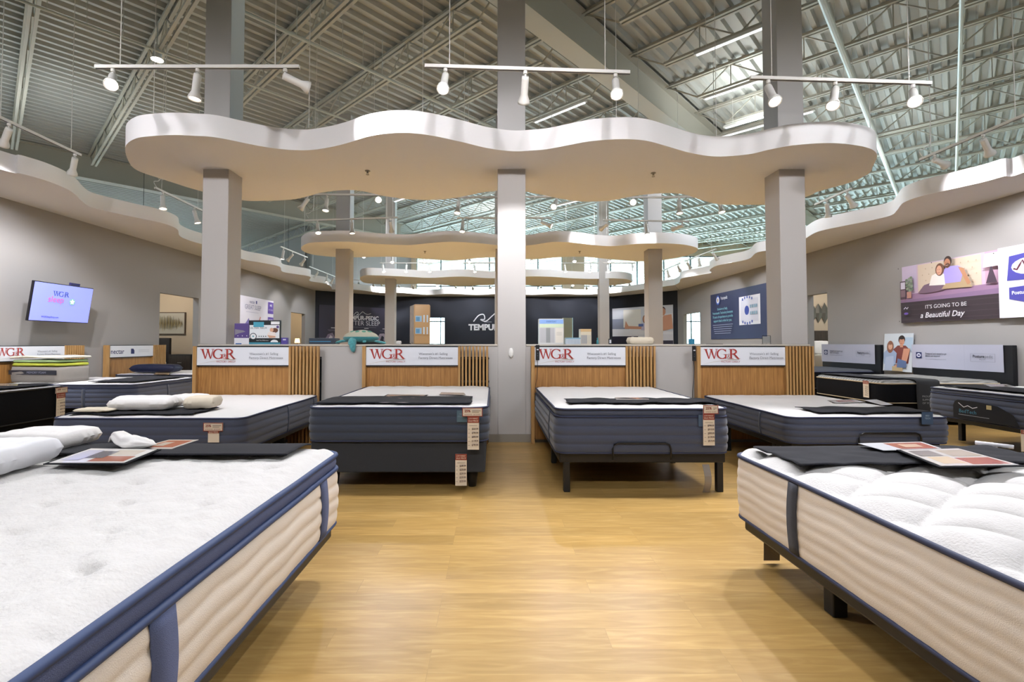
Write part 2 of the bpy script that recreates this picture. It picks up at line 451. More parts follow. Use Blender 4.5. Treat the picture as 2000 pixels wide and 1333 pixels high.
def in_view(p, mx=60):
    p = Vector(p); r = p - Vector((0, 0, EYE)); zc = r.y * math.cos(PH) + r.z * math.sin(PH)
    if zc < .3: return False
    x = CX + F * r.x / zc; y = CY - F * (r.z * math.cos(PH) - r.y * math.sin(PH)) / zc
    return -mx < x < 2000 + mx and -mx < y < 560


gird_a = [-9.7, 4.61, 18.9, 33.2]
GSPAN = {4.61: (-12, 33.2), 18.9: (-7.5, 13.4)}
for a, nm in ((4.61, 'deep white steel girder crossing overhead toward the right'), (18.9, 'deep white steel girder beyond the left wavy canopy')):
    b_0, b_1 = GSPAN[a]; mb = MB(); t = thing('steel_girder', nm, 'beam')
    P0 = D1 * a + D2 * b_0; P1 = D1 * a + D2 * b_1; zt = ZD - .02; zb = ZD - .72
    MB().beam(P0 + Vector((0, 0, (zt + zb) / 2)), P1 + Vector((0, 0, (zt + zb) / 2)), .05, zt - zb).build('web', STEEL, t)
    MB().beam(P0 + Vector((0, 0, zb)), P1 + Vector((0, 0, zb)), .36, .035).build('flange', STEEL, t)
    MB().beam(P0 + Vector((0, 0, zt - .015)), P1 + Vector((0, 0, zt - .015)), .36, .03).build('flange', STEEL, t)


def joist_parts(b, aa, ab):
    """meshes in joist coordinates: origin on a=aa"""
    L = ab - aa; dz = .50; zt = ZD - .035; zb = ZD - dz
    top = MB(); bot = MB(); web = MB()
    for q in (-1, 1):
        o = D2 * (q * .045)
        top.beam(o + Vector((0, 0, zt)), D1 * L + o + Vector((0, 0, zt)), .055, .05)
        bot.beam(D1 * .7 + o + Vector((0, 0, zb)), D1 * (L - .7) + o + Vector((0, 0, zb)), .05, .045)
    n = max(2, round((L - 1.4) / 1.25)); w = (L - 1.4) / n
    for i in range(n):
        s = .7 + i * w; v = lambda a, z: D1 * a + Vector((0, 0, z))
        web.tube([v(s, zb), v(s + w / 2, zt)], .016, 5); web.tube([v(s + w / 2, zt), v(s + w, zb)], .016, 5)
        web.tube([v(s + w / 2, zt), v(s + w / 2, zb)], .011, 4)
    web.tube([v(.02, zt), v(.7, zb)], .016, 5); web.tube([v(L - .02, zt), v(L - .7, zb)], .016, 5)
    return top, bot, web


proto = {}
for gi in range(3):
    aa, ab = gird_a[gi] + .1, gird_a[gi + 1] - .1
    for k in range(-9, 20):
        b = 5.34 + 1.65 * k
        if not any(in_view(D1 * (aa + (ab - aa) * i / 40) + D2 * b + Vector((0, 0, ZD - .3))) for i in range(41)): continue
        q = [D1 * (aa + (ab - aa) * i / 10) + D2 * b for i in range(11)]
        aa2, ab2 = aa, ab
        if gi == 2 and not (b > 9): continue
        if gi == 1 and b > 12 and False: continue
        base = D1 * aa + D2 * b
        if gi not in proto:
            t = thing('roof_joist', ['white open-web steel joist under the corrugated roof deck, nearest bay', 'white open-web steel joist under the corrugated roof deck, beyond the first girder', 'white open-web steel joist in the farthest roof bay'][gi], 'roof joist', base, 0, ['joists of the nearest roof bay', 'joists beyond the first girder', 'joists of the farthest roof bay'][gi])
            tp, bt, wb = joist_parts(b, aa, ab); tp.build('top_chord', STEEL, t); bt.build('bottom_chord', STEEL, t); wb.build('web', STEEL, t)
            proto[gi] = t
        else: dup(proto[gi], base)

# pipes under the deck
PIPE = mat('painted_pipe', '#c6c9c2', .45)
for (p0, p1, z, r, lab) in (((50, 5), (400, 124), 6.35, .022, 'thin sprinkler pipe under the deck at upper left'),
                            ((1608, 5), (1737, 330), 6.2, .05, 'thick pale pipe running under the deck at upper right'),
                            ((555, 60), (800, 118), 6.3, .03, 'sprinkler pipe crossing the joists between left and middle columns'),
                            ((1878, 20), (1868, 330), 6.2, .03, 'slim conduit pipe under the deck beside the right canopy')):
    a = U(*p0, z=z); b = U(*p1, z=z); d = (b - a).normalized()
    if lab.startswith('thick') or lab.startswith('thin') or lab.startswith('spr'): d = D2 * (1 if d.dot(D2) > 0 else -1); b = a + d * (b - a).length
    mb = MB(); mb.tube([a - d * 2, b + d * 4], r, 10)
    n = 5
    for i in range(n): q = a + d * (b - a).length * (i + .5) / n; mb.tube([q, (q.x, q.y, ZD)], .006, 4)
    tag(mb.build('roof_pipe', PIPE, smooth=False), lab, 'pipe')

# ------------------------------------------------ columns and middle wall
cw = .346
cxs = (-3.88, .061, 3.824); cws = (cw, .373, cw)
names = ('left', 'middle', 'right')
for r, yr in enumerate((YW, YW + 5.45, YW + 10.9)):
    for j in range(3):
        w = cws[j]; d = cw if j != 1 else .36
        mb = MB().rbox(cxs[j], cxs[j] + w, yr, yr + d, 0 if (r or j == 1) else 1.287, ZD - (.75 if r == 0 and j == 1 else 0), .006)
        o = mb.build('column', COLP)
        tag(o, 'square %s column of the %s row rising through its wavy canopy' % (('greige', 'greige', 'greige')[j] + ' ' + names[j], ('front', 'second', 'third')[r]), 'column')
for k, (xa, xb) in enumerate(((-3.88, .061), (.434, 4.17))):
    struct('wall_middle_%s' % ('left', 'right')[k], MB().box(xa, xb, YW, YW + .346, 0, 1.265), COLP)
    struct('trim_%d' % (k + 1), MB().rbox(xa - (.02 if k == 0 else -.001), xb + (.02 if k else -.001), YW - .012, YW + .36, 1.265, 1.287, .004), mat('cap_paint', '#c9c0b4', .7))
struct('baseboard_middle', MB().box(-3.88, 4.17, YW - .008, YW, 0, .105), BASEB)
struct('baseboard_left', MB().box(XL, XL + .008, Y0, dl1[0], 0, .105), BASEB)
struct('baseboard_right', MB().box(XR - .008, XR, Y0, dr1[0], 0, .105), BASEB)


# ----------------------------------------------------------- wavy canopies
def weld(o):
    bm = bmesh.new(); bm.from_mesh(o.data); bmesh.ops.remove_doubles(bm, verts=bm.verts[:], dist=1e-4); bmesh.ops.recalc_face_normals(bm, faces=bm.faces[:]); bm.to_mesh(o.data); bm.free()


def canopy(name, label, pts, n=6):
    P = [U(*p, z=ZS) for p in pts]; C = smooth_curve(P, n, True)
    mb = MB(); mb.prism([(q.x, q.y) for q in C], ZS, ZS + TS)
    o = mb.build(name, CLOUD); weld(o)
    me = o.data; me.polygons.foreach_set('use_smooth', [abs(p.normal.z) < .5 for p in me.polygons]); me.set_sharp_from_angle(angle=math.radians(35))
    return tag(o, label, 'ceiling canopy')


front1 = [(262, 272), (290, 266.5), (337, 264), (380, 265.5), (425, 269), (500, 284), (550, 291.5), (600, 293.5), (640, 288.5), (675, 280.5), (725, 265.5), (782, 259.5), (837, 264), (900, 277), (950, 289), (1000, 295.5), (1040, 294), (1075, 290.5), (1150, 276.5), (1215, 272), (1262, 275), (1300, 285), (1350, 299), (1400, 306), (1462, 301.5), (1500, 293), (1550, 284), (1620, 279.5), (1672, 284)]
right1 = [(1703, 292), (1713, 305), (1705, 325)]
back1 = [(1696, 340), (1660, 357), (1600, 374), (1577, 384), (1540, 395), (1498, 400), (1430, 400.5), (1400, 398.5), (1370, 391), (1340, 381), (1310, 377.5), (1280, 378.5), (1240, 383), (1200, 391), (1180, 393), (1140, 394), (1100, 389.5), (1060, 381), (1028, 375), (1000, 372.5), (972, 373), (940, 376.5), (910, 383), (880, 388), (840, 391), (800, 389.5), (770, 386), (740, 381), (710, 374), (676, 371.5), (630, 376), (600, 384), (570, 390), (520, 392.5), (470, 391), (390, 373), (320, 351), (268, 333)]
left1 = [(250, 313), (245, 287)]
big = canopy('wavy_canopy', 'big wavy-edged white canopy around the front row of columns', front1 + right1 + back1 + left1)
for x, y in ((-4.2, 5.9), (-2.2, 5.7), (-.9, 6.1), (1.5, 5.8), (2.9, 6.2), (4.9, 6.2)):
    MB().tube([(x, y, ZS + TS - .01), (x, y, ZD)], .004, 5).build('hanging_wire', TRK, big)
front2 = [(588, 487), (600, 476), (630, 473), (680, 472.5), (740, 477), (798, 479), (840, 475), (885, 472.5), (940, 476), (972, 479), (1028, 480), (1080, 473), (1120, 474.5), (1170, 480), (1200, 481), (1240, 477), (1290, 475.5), (1335, 478), (1360, 484)]
back2 = [(1362, 490), (1350, 497), (1320, 504.5), (1260, 511), (1200, 507.5), (1140, 502), (1090, 503), (1040, 507), (1000, 503), (940, 504), (890, 509), (840, 507), (770, 502), (700, 503), (650, 502), (608, 497)]
canopy('wavy_canopy', 'wavy white canopy around the second row of columns', front2 + back2)
front3 = [(703, 545), (712, 538.5), (745, 538.5), (800, 541), (840, 543), (900, 540.5), (966, 544), (1028, 540.5), (1075, 541), (1120, 544), (1160, 545), (1195, 544), (1225, 546)]
back3 = [(1235, 551), (1222, 555), (1180, 558.5), (1120, 556), (1060, 559), (1000, 556), (950, 557), (900, 559.5), (850, 556), (800, 555), (750, 556), (714, 553)]
canopy('wavy_canopy', 'wavy white canopy around the third row of columns, farthest back', front3 + back3)

le = [(0, 331), (40, 339), (90, 353), (130, 369), (148, 381), (160, 393), (176, 404), (210, 413), (260, 424), (300, 432), (330, 440), (347, 449), (351, 461), (370, 470), (400, 479), (440, 493), (475, 507), (514, 514), (546, 521), (552, 531), (580, 536), (606, 541), (605, 549), (635, 554), (646, 560), (648, 566)]
LE = [Vector((-6.3, Y0 + .3, ZS)), Vector((-6.0, -3, ZS)), Vector((-6.5, -1, ZS)), Vector((-6.1, 1.2, ZS)), Vector((-6.4, 3.0, ZS)), Vector((-6.75, 4.9, ZS))] + [U(*p, z=ZS) for p in le]
re_ = [(2000, 337), (1960, 345), (1920, 356), (1840, 374), (1800, 383), (1765, 396), (1752, 411), (1740, 421), (1700, 431), (1650, 441), (1600, 452), (1578, 463), (1560, 476), (1520, 487), (1480, 493), (1466, 504), (1452, 509), (1425, 514), (1398, 520), (1386, 528), (1389, 533), (1370, 537), (1332, 544), (1327, 552), (1318, 557)]
RE = [Vector((6.3, Y0 + .3, ZS)), Vector((6.7, -3, ZS)), Vector((6.2, -1, ZS)), Vector((6.7, 1.2, ZS)), Vector((6.4, 3.2, ZS)), Vector((6.8, 4.9, ZS))] + [U(*p, z=ZS) for p in re_]
BEK = [(-6.0, 20.9), (-5.2, 22.2), (-4.2, 22.3), (-3.2, 23.2), (-2.0, 22.7), (-.8, 23.2), (.5, 22.7), (1.8, 23.2), (3.0, 22.7), (4.4, 23.1), (5.6, 22.3), (6.4, 21.0)]


def soffit(name, label, edge, outer):
    C = smooth_curve(edge, 5); poly = [(q.x, q.y) for q in C] + outer
    mb = MB(); mb.prism(poly, ZS, ZS + TS); o = mb.build(name, CLOUD); weld(o)
    o.data.polygons.foreach_set('use_smooth', [abs(p.normal.z) < .5 for p in o.data.polygons]); o.data.set_sharp_from_angle(angle=math.radians(35))
    return tag(o, label, 'ceiling canopy')


soffit('wall_canopy', 'wavy-edged white canopy along the left wall', LE, [(XL + .005, YC - .2), (XL + .005, Y0)])
soffit('wall_canopy', 'wavy-edged white canopy along the right wall', RE, [(XR - .005, YC - .2), (XR - .005, Y0)])
eL = LE[-1]; eR = RE[-1]
soffit('wall_canopy', 'shallow wavy canopy over the dark back wall', [eL] + [Vector((x, y, ZS)) for x, y in BEK] + [eR], [(XR - .02, YC - .15), (bx[1], YB - .02), (bx[0], YB - .02), (XL + .02, YC - .15)])

# sprinkler heads under the canopies
spm = mat('brushed_metal', '#8f8a84', .4, .6)
def sprinkler(p, lab):
    t = thing('sprinkler_head', lab, 'sprinkler', p)
    MB().lathe([(0, 0), (.035, 0), (.035, -.006), (.012, -.012), (.012, -.035), (0, -.035)], n=14).build('escutcheon', spm, t)
    MB().lathe([(0, -.05), (.022, -.05), (.022, -.053), (0, -.053)], n=14).beam((-.012, 0, -.03), (-.012, 0, -.052), .003, .003).beam((.012, 0, -.03), (.012, 0, -.052), .003, .003).build('deflector', spm, t)
sprinkler(U(718, 334, z=ZS), 'sprinkler head under the front canopy between left and middle columns')
sprinkler(U(1276, 338, z=ZS), 'sprinkler head under the front canopy between middle and right columns')
sprinkler(U(830, 491, z=ZS), 'tiny sprinkler head under the second canopy, left part')
sprinkler(U(1132, 491, z=ZS), 'tiny sprinkler head under the second canopy, right part')

# ---------------------------------------------------------- track lighting
PW = 3.2


def rot_to(d):
    return Vector((0, 0, -1)).rotation_difference(Vector(d).normalized())


_hb = MB().lathe([(0, .0), (.012, 0), (.012, -.05)], n=10); _hb.box(-.02, .02, -.018, .018, -.0, .02)
_head = MB().lathe([(0, .02), (.034, .02), (.036, 0), (.036, -.15), (.040, -.165), (.060, -.21), (.063, -.235), (.056, -.236), (.05, -.22)], n=18)
_face = MB().lathe([(0, -.226), (.03, -.226), (.053, -.222)], n=18)
HEADM = {}


def track(label, p0, p1, heads, rods=(.12, .88), group=None, power=60, cable=False):
    """rail from p0 to p1 with spot heads (t, aim point, cone degrees, watt factor)"""
    p0 = Vector(p0); p1 = Vector(p1); d = (p1 - p0); L = d.length; c = (p0 + p1) / 2
    t = thing('track_light', label, 'track light', c, 0, group)
    a = p0 - c; b = p1 - c
    m = MB().beam(a, b, .036, .032); m.beam(a + Vector((0, 0, -.017)), b + Vector((0, 0, -.017)), .012, .004, 1)
    m.build('rail', [TRK, BLK], t)
    for r in rods:
        q = a + (b - a) * r; MB().tube([q, (q.x, q.y, ZD - c.z)], .0045, 5).build('hanging_rod', TRK, t)
    if cable:
        q = a + (b - a) * .03
        MB().tube(smooth_curve([(q.x, q.y, .02), (q.x - .05, q.y, .12), (q.x + .05, q.y, .16), (q.x + .12, q.y, .5), (q.x + .12, q.y, ZD - c.z)], 5), .006, 5).build('feed_cable', TRK, t)
    for h in heads:
        s, aim, cone, k = (list(h) + [1.7])[:4]
        q = a + (b - a) * s + Vector((0, 0, -.02)); piv = q + Vector((0, 0, -.075)); aimv = Vector(aim) - (c + piv); R = rot_to(aimv)
        o = MB().lathe([(.0, .0), (.02, 0), (.02, -.03), (.009, -.032), (.009, -.085), (0, -.085)], n=10).beam((-.014, -.0, -.06), (-.014, 0, -.10), .01, .028).build('stem', TRK, t, loc=q)
        if 'head' not in HEADM:
            HEADM['head'] = _head.build('lamp_head', TRK, None, True).data; HEADM['face'] = _face.build('lamp_face', LAMP, None, True).data
            for nm in ('lamp_head', 'lamp_face'): bpy.data.objects.remove(bpy.data.objects[nm])
        ho = bpy.data.objects.new('lamp_head', HEADM['head']); COL.objects.link(ho); ho.parent = t; ho.location = piv; ho.rotation_mode = 'QUATERNION'; ho.rotation_quaternion = R
        fo = bpy.data.objects.new('lamp_face', HEADM['face']); COL.objects.link(fo); fo.parent = ho; fo['label'] = 'glowing round lamp face'
        l = bpy.data.lights.new('spot', 'SPOT'); l.energy = power * k * PW; l.spot_size = math.radians(cone); l.spot_blend = .55; l.shadow_soft_size = .045; l.color = (.93, .94, 1.0)
        lo = bpy.data.objects.new('spot', l); COL.objects.link(lo); lo.parent = t; lo.rotation_mode = 'QUATERNION'; lo.rotation_quaternion = R; lo.location = piv + R @ Vector((0, 0, -.245))
    return t


CAMP = (0, .2, 1.4)
def RY(p, q, Y): return U(*p, Y=Y), U(*q, Y=Y)
def RZ(p, q, z): return U(*p, z=z), U(*q, z=z)


a, b = RY((187, 131), (585, 131), 4.7)
track('white rail of three spotlights over the left part of the front canopy', a, b, [(.085, (-1.6, 1.6, .4), 75, 1.8), (.50, (-3.2, 4.6, .5), 70, 1.3), (.93, (-1.0, 5.5, 3.7), 62, 1.0)])
a, b = RY((830, 129), (1230, 142), 4.7)
track('white rail of three spotlights in front of the middle column', a, b, [(.10, (-.7, 2.3, .2), 75, 1.4), (.49, (.27, 6.4, 2.4), 44, 1.3), (.93, (.8, 2.2, 0), 75, 1.5)])
a, b = RY((1465, 152), (1818, 163), 4.75)
track('white rail of three spotlights over the right part of the front canopy', a, b, [(.10, (2.7, 2.8, .5), 75, 1.5), (.47, (2.0, 3.4, .4), 70, 1.3), (.90, (2.1, 2.0, .4), 70, 1.8)])
a, b = RZ((-25, 218), (157, 303), 3.95)
track('white spotlight rail above the left wall canopy, nearest the viewer', a, b, [(.2, (-7.8, 6.8, 1.9), 88, 2.2), (.93, (-7.5, 8.0, 1.3), 85, 1.5)])
a, b = RZ((303, 367), (396, 412), 3.95)
track('white spotlight rail with a looped cable, above the left wall canopy', a, b, [(.14, (-5.2, 7.8, .5), 70, 1.2), (.80, (-4.8, 9.5, .4), 70, 1.2)], cable=True)
a, b = RZ((548, 482), (600, 503), 3.95)
track('small spotlight rail over the left canopy just before the far corner poster', a, b, [(.1, (-6.2, 13, .3), 80, .6), (.42, (-7.8, 14.1, 1.6), 80, .5), (.9, (-7.8, 16, 1.9), 80, .5)])
a, b = RZ((604, 521), (655, 541), 3.95)
track('small spotlight rail at the far left end of the left canopy', a, b, [(.3, (-7.8, 17.6, 1.8), 80, .5), (.65, (-6.5, 18, .4), 80, .6), (.92, (-7.8, 19.8, 1.8), 80, .5)])
a, b = RZ((1797, 312), (2015, 219), 3.95)
track('dark-edged spotlight rail with curled cable above the right wall canopy', a, b, [(.16, (6.9, 6.9, 3.7), 70, .5), (.62, (8.1, 6.9, 2.0), 84, 2.6)], cable=True)
a, b = RZ((1592, 400), (1662, 369), 3.95)
track('short spotlight rail peeking from behind the right end of the front canopy', a, b, [(.35, (7.0, 9.6, .6), 70, .8), (.9, (8.1, 9, 1.7), 90, .7)])
a, b = RZ((1338, 510), (1398, 487), 3.95)
track('slanting spotlight rail of three heads over the right canopy near the blue board', a, b, [(.08, (8.1, 16.8, 1.9), 80, .7), (.48, (6.8, 15, .4), 80, .5), (.92, (8.1, 14.6, 1.9), 80, .8)])
a, b = RZ((1294, 529), (1328, 514), 3.95)
track('small slanting spotlight rail at the far right end of the right canopy', a, b, [(.3, (7.5, 18, .4), 80, .5), (.9, (8.1, 18.4, 2.), 80, .3)])
# behind the front canopy
a, b = RY((598, 380), (748, 381), 9.0)
track('spotlight rail behind the left part of the front canopy', a, b, [(.02, (-6, 9.5, 1.0), 70, .4), (.27, (-3.2, 8.2, .4), 80), (.94, CAMP, 70, .6)])
a, b = RY((880, 386), (1105, 384), 9.0)
track('spotlight rail behind the middle column and the front canopy', a, b, [(.07, (-1, 8, .3), 80), (.92, (.2, 6.9, 2.), 80, .5)])
a, b = RY((1225, 386), (1420, 384), 9.0)
track('spotlight rail behind the right part of the front canopy', a, b, [(.06, CAMP, 70, .6), (.52, (3.4, 8.4, .4), 80), (.92, (4.6, 8, .4), 80)])
a, b = RY((597, 431), (777, 425), 10.4)
track('spotlight rail in front of the second canopy, left', a, b, [(.13, (-3, 9, .4), 80), (.5, (-2.7, 10, .4), 80), (.92, (-2.2, 11.9, 1.9), 50)], cable=True)
a, b = RY((893, 426), (1077, 426), 10.4)
track('spotlight rail in front of the second canopy, middle', a, b, [(.06, (-.8, 9.4, .4), 80), (.9, (1.4, 10.3, 3.75), 60, .35)])
a, b = RY((1178, 430), (1346, 433), 10.4)
track('spotlight rail in front of the second canopy, right', a, b, [(.05, (2.1, 11.2, 3.7), 60, .35), (.5, (3.4, 9.4, .4), 80), (.92, (3.4, 11.2, 3.7), 60, .35)])
a, b = RY((700, 495), (776, 495), 14.3)
track('spotlight rail behind the second canopy, left', a, b, [(.14, CAMP, 70, .6), (.87, (-2.6, 12.3, .4), 80)])
a, b = RY((820, 494), (925, 494), 14.3)
track('spotlight rail behind the second canopy, centre left', a, b, [(.08, (-1.5, 12, .4), 80), (.92, (-.6, 12.4, .4), 80)])
a, b = RY((1030, 494), (1196, 494), 14.3)
track('spotlight rail behind the second canopy, right of the middle column', a, b, [(.05, (1, 12, .4), 80), (.55, (2.2, 12, .4), 80), (.96, (3.2, 12.2, .4), 80)])
for lab, x0, x1, hs in (('front of the third canopy, left end', 742, 845, (748, 794, 838)), ('front of the third canopy beside the middle column', 905, 966, (926,)), ('front of the third canopy, right of centre', 1097, 1170, (1103, 1153)), ('front of the third canopy, right end', 1178, 1240, (1187, 1235))):
    a, b = RY((x0, 514), (x1, 514), 15.9)
    track('short spotlight rail in ' + lab, a, b, [((h - x0) / (x1 - x0), U(h + (-12 if i % 2 else 16), 640, Y=15.2), 80, .5) for i, h in enumerate(hs)])
for lab, x0, x1, y0, y1, hs in (('left of the far left pillar', 690, 752, 547, 551, (701, 729, 745)), ('above the far glass door', 774, 813, 554, 555, (779, 807)), ('above the white lettering', 884, 963, 556, 557, (890, 923, 958)),
                                ('just right of the middle column', 1049, 1092, 556, 556, (1056, 1082)), ('left of the far right pillar', 1110, 1170, 556, 556, (1116, 1145)), ('above the poster of the couple in bed', 1194, 1238, 552, 548, (1200, 1229))):
    a, b = RY((x0, y0), (x1, y1), 21.4)
    track('small far spotlight rail ' + lab, a, b, [((h - x0) / (x1 - x0), (U(h + 8, 600, Y=YB) if i % 2 else U(h + 4, 568, Y=23.2)), 75, .5 if i % 2 else .8) for i, h in enumerate(hs)])
a, b = RY((815, 546), (862, 546), 20.5)
track('far spotlight rail behind the third canopy, left', a, b, [(.15, CAMP, 70, .5), (.85, (-2.4, 18, .3), 80)])
a, b = RY((1074, 546), (1160, 546), 20.5)
track('far spotlight rail behind the third canopy, right', a, b, [(.07, CAMP, 70, .5), (.52, (3, 18, .3), 80), (.93, (3.8, 18, .3), 80)])
# unseen rails added behind the viewer as fill light for the near beds
for x, lab in ((-4.6, 'left'), (-.9, 'middle'), (3.6, 'right')):
    track('added fill spotlight rail behind the viewer, ' + lab, (x - .8, -.6, 4.1), (x + 1.0, -.6, 4.1), [(.1, (x - .9, 1.4, .4), 80, .45), (.5, (x + .2, 3.4, .4), 80, .8), (.9, (x + 1.2, 2.0, .4), 80, .45)])
for x, lab in ((-4.4, 'left'), (.15, 'middle'), (4.1, 'right')):  # unseen overhead rails added to brighten canopy fronts, columns and headboards
    track('added fill spotlight rail overhead above the near beds, just out of view, ' + lab, (x - 1., 2.3, 4.2), (x + 1., 2.3, 4.2), [(.1, (x - .9, 6.4, 2.6), 95, .8), (.5, (x, 6.4, 1.6), 90, .75), (.9, (x + .9, 6.4, 2.6), 95, .8)])
# single high lamp seen through the rails at upper left
p = U(307, 117, z=6.3)
t = thing('high_lamp', 'bright round lamp hung high under the roof deck at upper left', 'lamp', p)
MB().lathe([(0, .25), (.06, .25), (.07, .05), (.10, 0), (.095, 0)], n=18).build('lamp_housing', TRK, t, True)
MB().lathe([(0, .01), (.094, .01)], n=18).build('lamp_face', mat('lamp_face_bright', '#fff6ea', .4, emit=60), t)
MB().tube([(0, 0, .25), (0, 0, ZD - p.z)], .008, 6).build('hanging_rod', TRK, t)

# linear strip lights under the joists (run along D1)
i = 0
for px, py, lab in ((1440, 72, 'over the gap left of the right column'), (1445, 168, 'below the first strip left of the right column'), (1478, 230, 'just left of the right column over the canopy'), (1092, 218, 'right of the middle column'), (830, 470, None), (1310, 500, None), (700, 300, None), (120, 380, None), (1900, 100, None)):
    z = 6.35
    if lab: p = U(px, py, z=z)
    else: continue
    t = thing('strip_light', 'slim white strip light under the roof ' + lab, 'strip light', p)
    MB().beam(D1 * -.7, D1 * .7, .07, .05).build('housing', TRK, t)
    MB().beam(D1 * -.66 + Vector((0, 0, -.035)), D1 * .66 + Vector((0, 0, -.035)), .04, .02).build('tube', TUBE, t)
    for s in (-.5, .5): q = D1 * s; MB().tube([q, (q.x, q.y, ZD - p.z)], .004, 4).build('hanging_rod', TRK, t)


def strip(x, y, z=6.2, e=230, lab=''):  # extra fixture added as fill light for the hall
    t = thing('strip_light', lab, 'strip light', (x, y, z))
    MB().beam(D1 * -1.2, D1 * 1.2, .08, .05).build('housing', TRK, t)
    MB().beam(D1 * -1.16 + Vector((0, 0, -.035)), D1 * 1.16 + Vector((0, 0, -.035)), .05, .02).build('tube', TUBE, t)
    l = bpy.data.lights.new('strip', 'AREA'); l.shape = 'RECTANGLE'; l.size = .12; l.size_y = 2.3; l.energy = e; l.color = (.82, .90, 1.0)
    o = bpy.data.objects.new('strip', l); COL.objects.link(o); o.parent = t; o.location = (0, 0, -.06); o.rotation_euler = (0, 0, TH)
    l2 = l.copy(); l2.energy = e * UPK; l2.color = (.9, .97, 1.0); o = bpy.data.objects.new('strip', l2); COL.objects.link(o); o.parent = t; o.location = (0, 0, .05); o.rotation_euler = (PI, 0, -TH)  # upward lamp added to brighten the roof deck
    return t


UPK = .32
for x, y, lab in ((-4, -2.5, 'behind the viewer, left'), (0.5, -3, 'behind the viewer, middle'), (5, -2.5, 'behind the viewer, right'), (9.8, 2.5, 'high outside the right wall, near'), (5.6, 10.4, 'behind the right front column'), (-2.4, 15, 'over the third canopy, left'), (3, 15.5, 'over the third canopy, right'), (.5, 20.5, 'over the far dark wall'), (9.8, 12, 'high outside the right wall, far'), (-9.6, 10, 'high outside the left wall, far')):
    strip(x, y, 4.55 if abs(x) > 9 and y > 8 else 6.0, 50 if y < 0 else 150, 'added fill strip light under the roof ' + lab)

# ================================================================ HEADBOARDS
def headboard(label, loc, rot=0., W=1.64, H=1.262, sign='wgr', signw=None, group=None, slatn=8):
    """oak display headboard; local: x 0..W, front face toward -Y at y=0"""
    t = thing('headboard', label, 'headboard', loc, rot, group)
    sw = W * .222; px1 = W - sw
    MB().rbox(0, .045, -.02, .085, 0, H, .003).build('side_board', OAKS, t)
    MB().box(.045, px1 - .03, .03, .06, .05, H - .01).build('oak_panel', OAK, t)
    MB().rbox(px1 - .03, px1, -.02, .085, 0, H, .003).build('side_board', OAKS, t)
    MB().box(.045, px1 - .03, .0, .085, H - .262, H - .247).box(.045, px1 - .03, .0, .085, H - .012, H).build('black_trim', BLK, t)
    s = MB().box(.047, px1 - .032, -.004, .006, H - .247, H - .012).build('sign_panel', WPAP, t)
    a = Art(-.0045); w0 = .047; ws = px1 - .079; z0 = H - .247
    if sign == 'wgr':
        wgr(a, w0 + .05, z0 + .083, .128)
        a.line([(w0 + .04 + .46 * i / 12, z0 + .018 + .058 * math.sin(PI * .5 * i / 12) ** 1.0) for i in range(13)], [.001 + .005 * i / 12 for i in range(13)], '#b9a078')
        a.text('FACTORY DIRECT', w0 + .265, z0 + .036, .022, '#a8322b', wmax=.25)
        a.text("Wisconsin's #1 Selling", w0 + ws * .575, z0 + .135, .030, '#6f6f76', wmax=.43); a.text('Factory Direct Mattresses', w0 + ws * .575, z0 + .083, .030, '#6f6f76', wmax=.50)
    elif sign == 'nectar':
        a.text('nectar', w0 + .04, z0 + .07, .10, '#23285f', wmax=.50, bold=.01)
        a.poly([(w0 + .58, z0 + .06), (w0 + .68, z0 + .06), (w0 + .68, z0 + .13), (w0 + .65, z0 + .17), (w0 + .58, z0 + .17)], '#23285f')
        for k in range(2): a.rect(w0 + .80, w0 + 1.12, z0 + .10 + k * .035, z0 + .106 + k * .035, '#b9b9c0')
    a.build('lettering', s)
    n = slatn; g = sw / n
    for i in range(n):
        x = px1 + g * i + g * .35; MB().rbox(x, x + g * .55, -.02, .03, 0, H, .002).build('slat', OAKS, t)
    MB().box(px1, W, .06, .085, .0, H - .14).build('back_board', BLKF, t)
    for zz in (.25, .8, H - .16): MB().box(px1, W + .008, .03, .05, zz - .012, zz + .012).build('cross_rail', BLK, t)
    return t


HBY = YW - .10
for x0, lab, W in ((-3.90, 'oak display headboard with slatted right end, leftmost on the middle wall', 1.64), (-1.70, 'oak display headboard left of the middle column', 1.64),
                   (.495, 'oak display headboard right of the middle column, a remote hanging over its sign', 1.62), (2.65, 'oak display headboard at the right end of the middle wall', 1.52)):
    headboard(lab, (x0, HBY, 0), 0, W)
headboard('oak display headboard with red-lettered sign on the left wall, behind the folded toppers', (XL + .1, 7.44, 0), PI / 2, 1.72)
headboard('oak display headboard with the blue nectar sign on the left wall', (XL + .1, 9.72, 0), PI / 2, 1.72, sign='nectar')


# ================================================================ MATTRESSES
def perim(w, L, r, n=10, m=24):
    """rounded rectangle, counter-clockwise, list of (x, y, nx, ny, s)"""
    out = []; s = 0
    cs = [(w / 2 - r, -L / 2 + r, -PI / 2), (w / 2 - r, L / 2 - r, 0), (-w / 2 + r, L / 2 - r, PI / 2), (-w / 2 + r, -L / 2 + r, PI)]
    for k in range(4):
        cx, cy, a0 = cs[k]
        for i in range(n + 1):
            t = a0 + PI / 2 * i / n; out.append([cx + r * math.cos(t), cy + r * math.sin(t), math.cos(t), math.sin(t)])
        nx = cs[(k + 1) % 4]; e = a0 + PI / 2
        p = (cx + r * math.cos(e), cy + r * math.sin(e)); q = (nx[0] + r * math.cos(e), nx[1] + r * math.sin(e))
        for i in range(1, m): out.append([p[0] + (q[0] - p[0]) * i / m, p[1] + (q[1] - p[1]) * i / m, math.cos(e), math.sin(e)])
    for i, o in enumerate(out):
        if i: s += math.hypot(o[0] - out[i - 1][0], o[1] - out[i - 1][1])
        o.append(s)
    return out


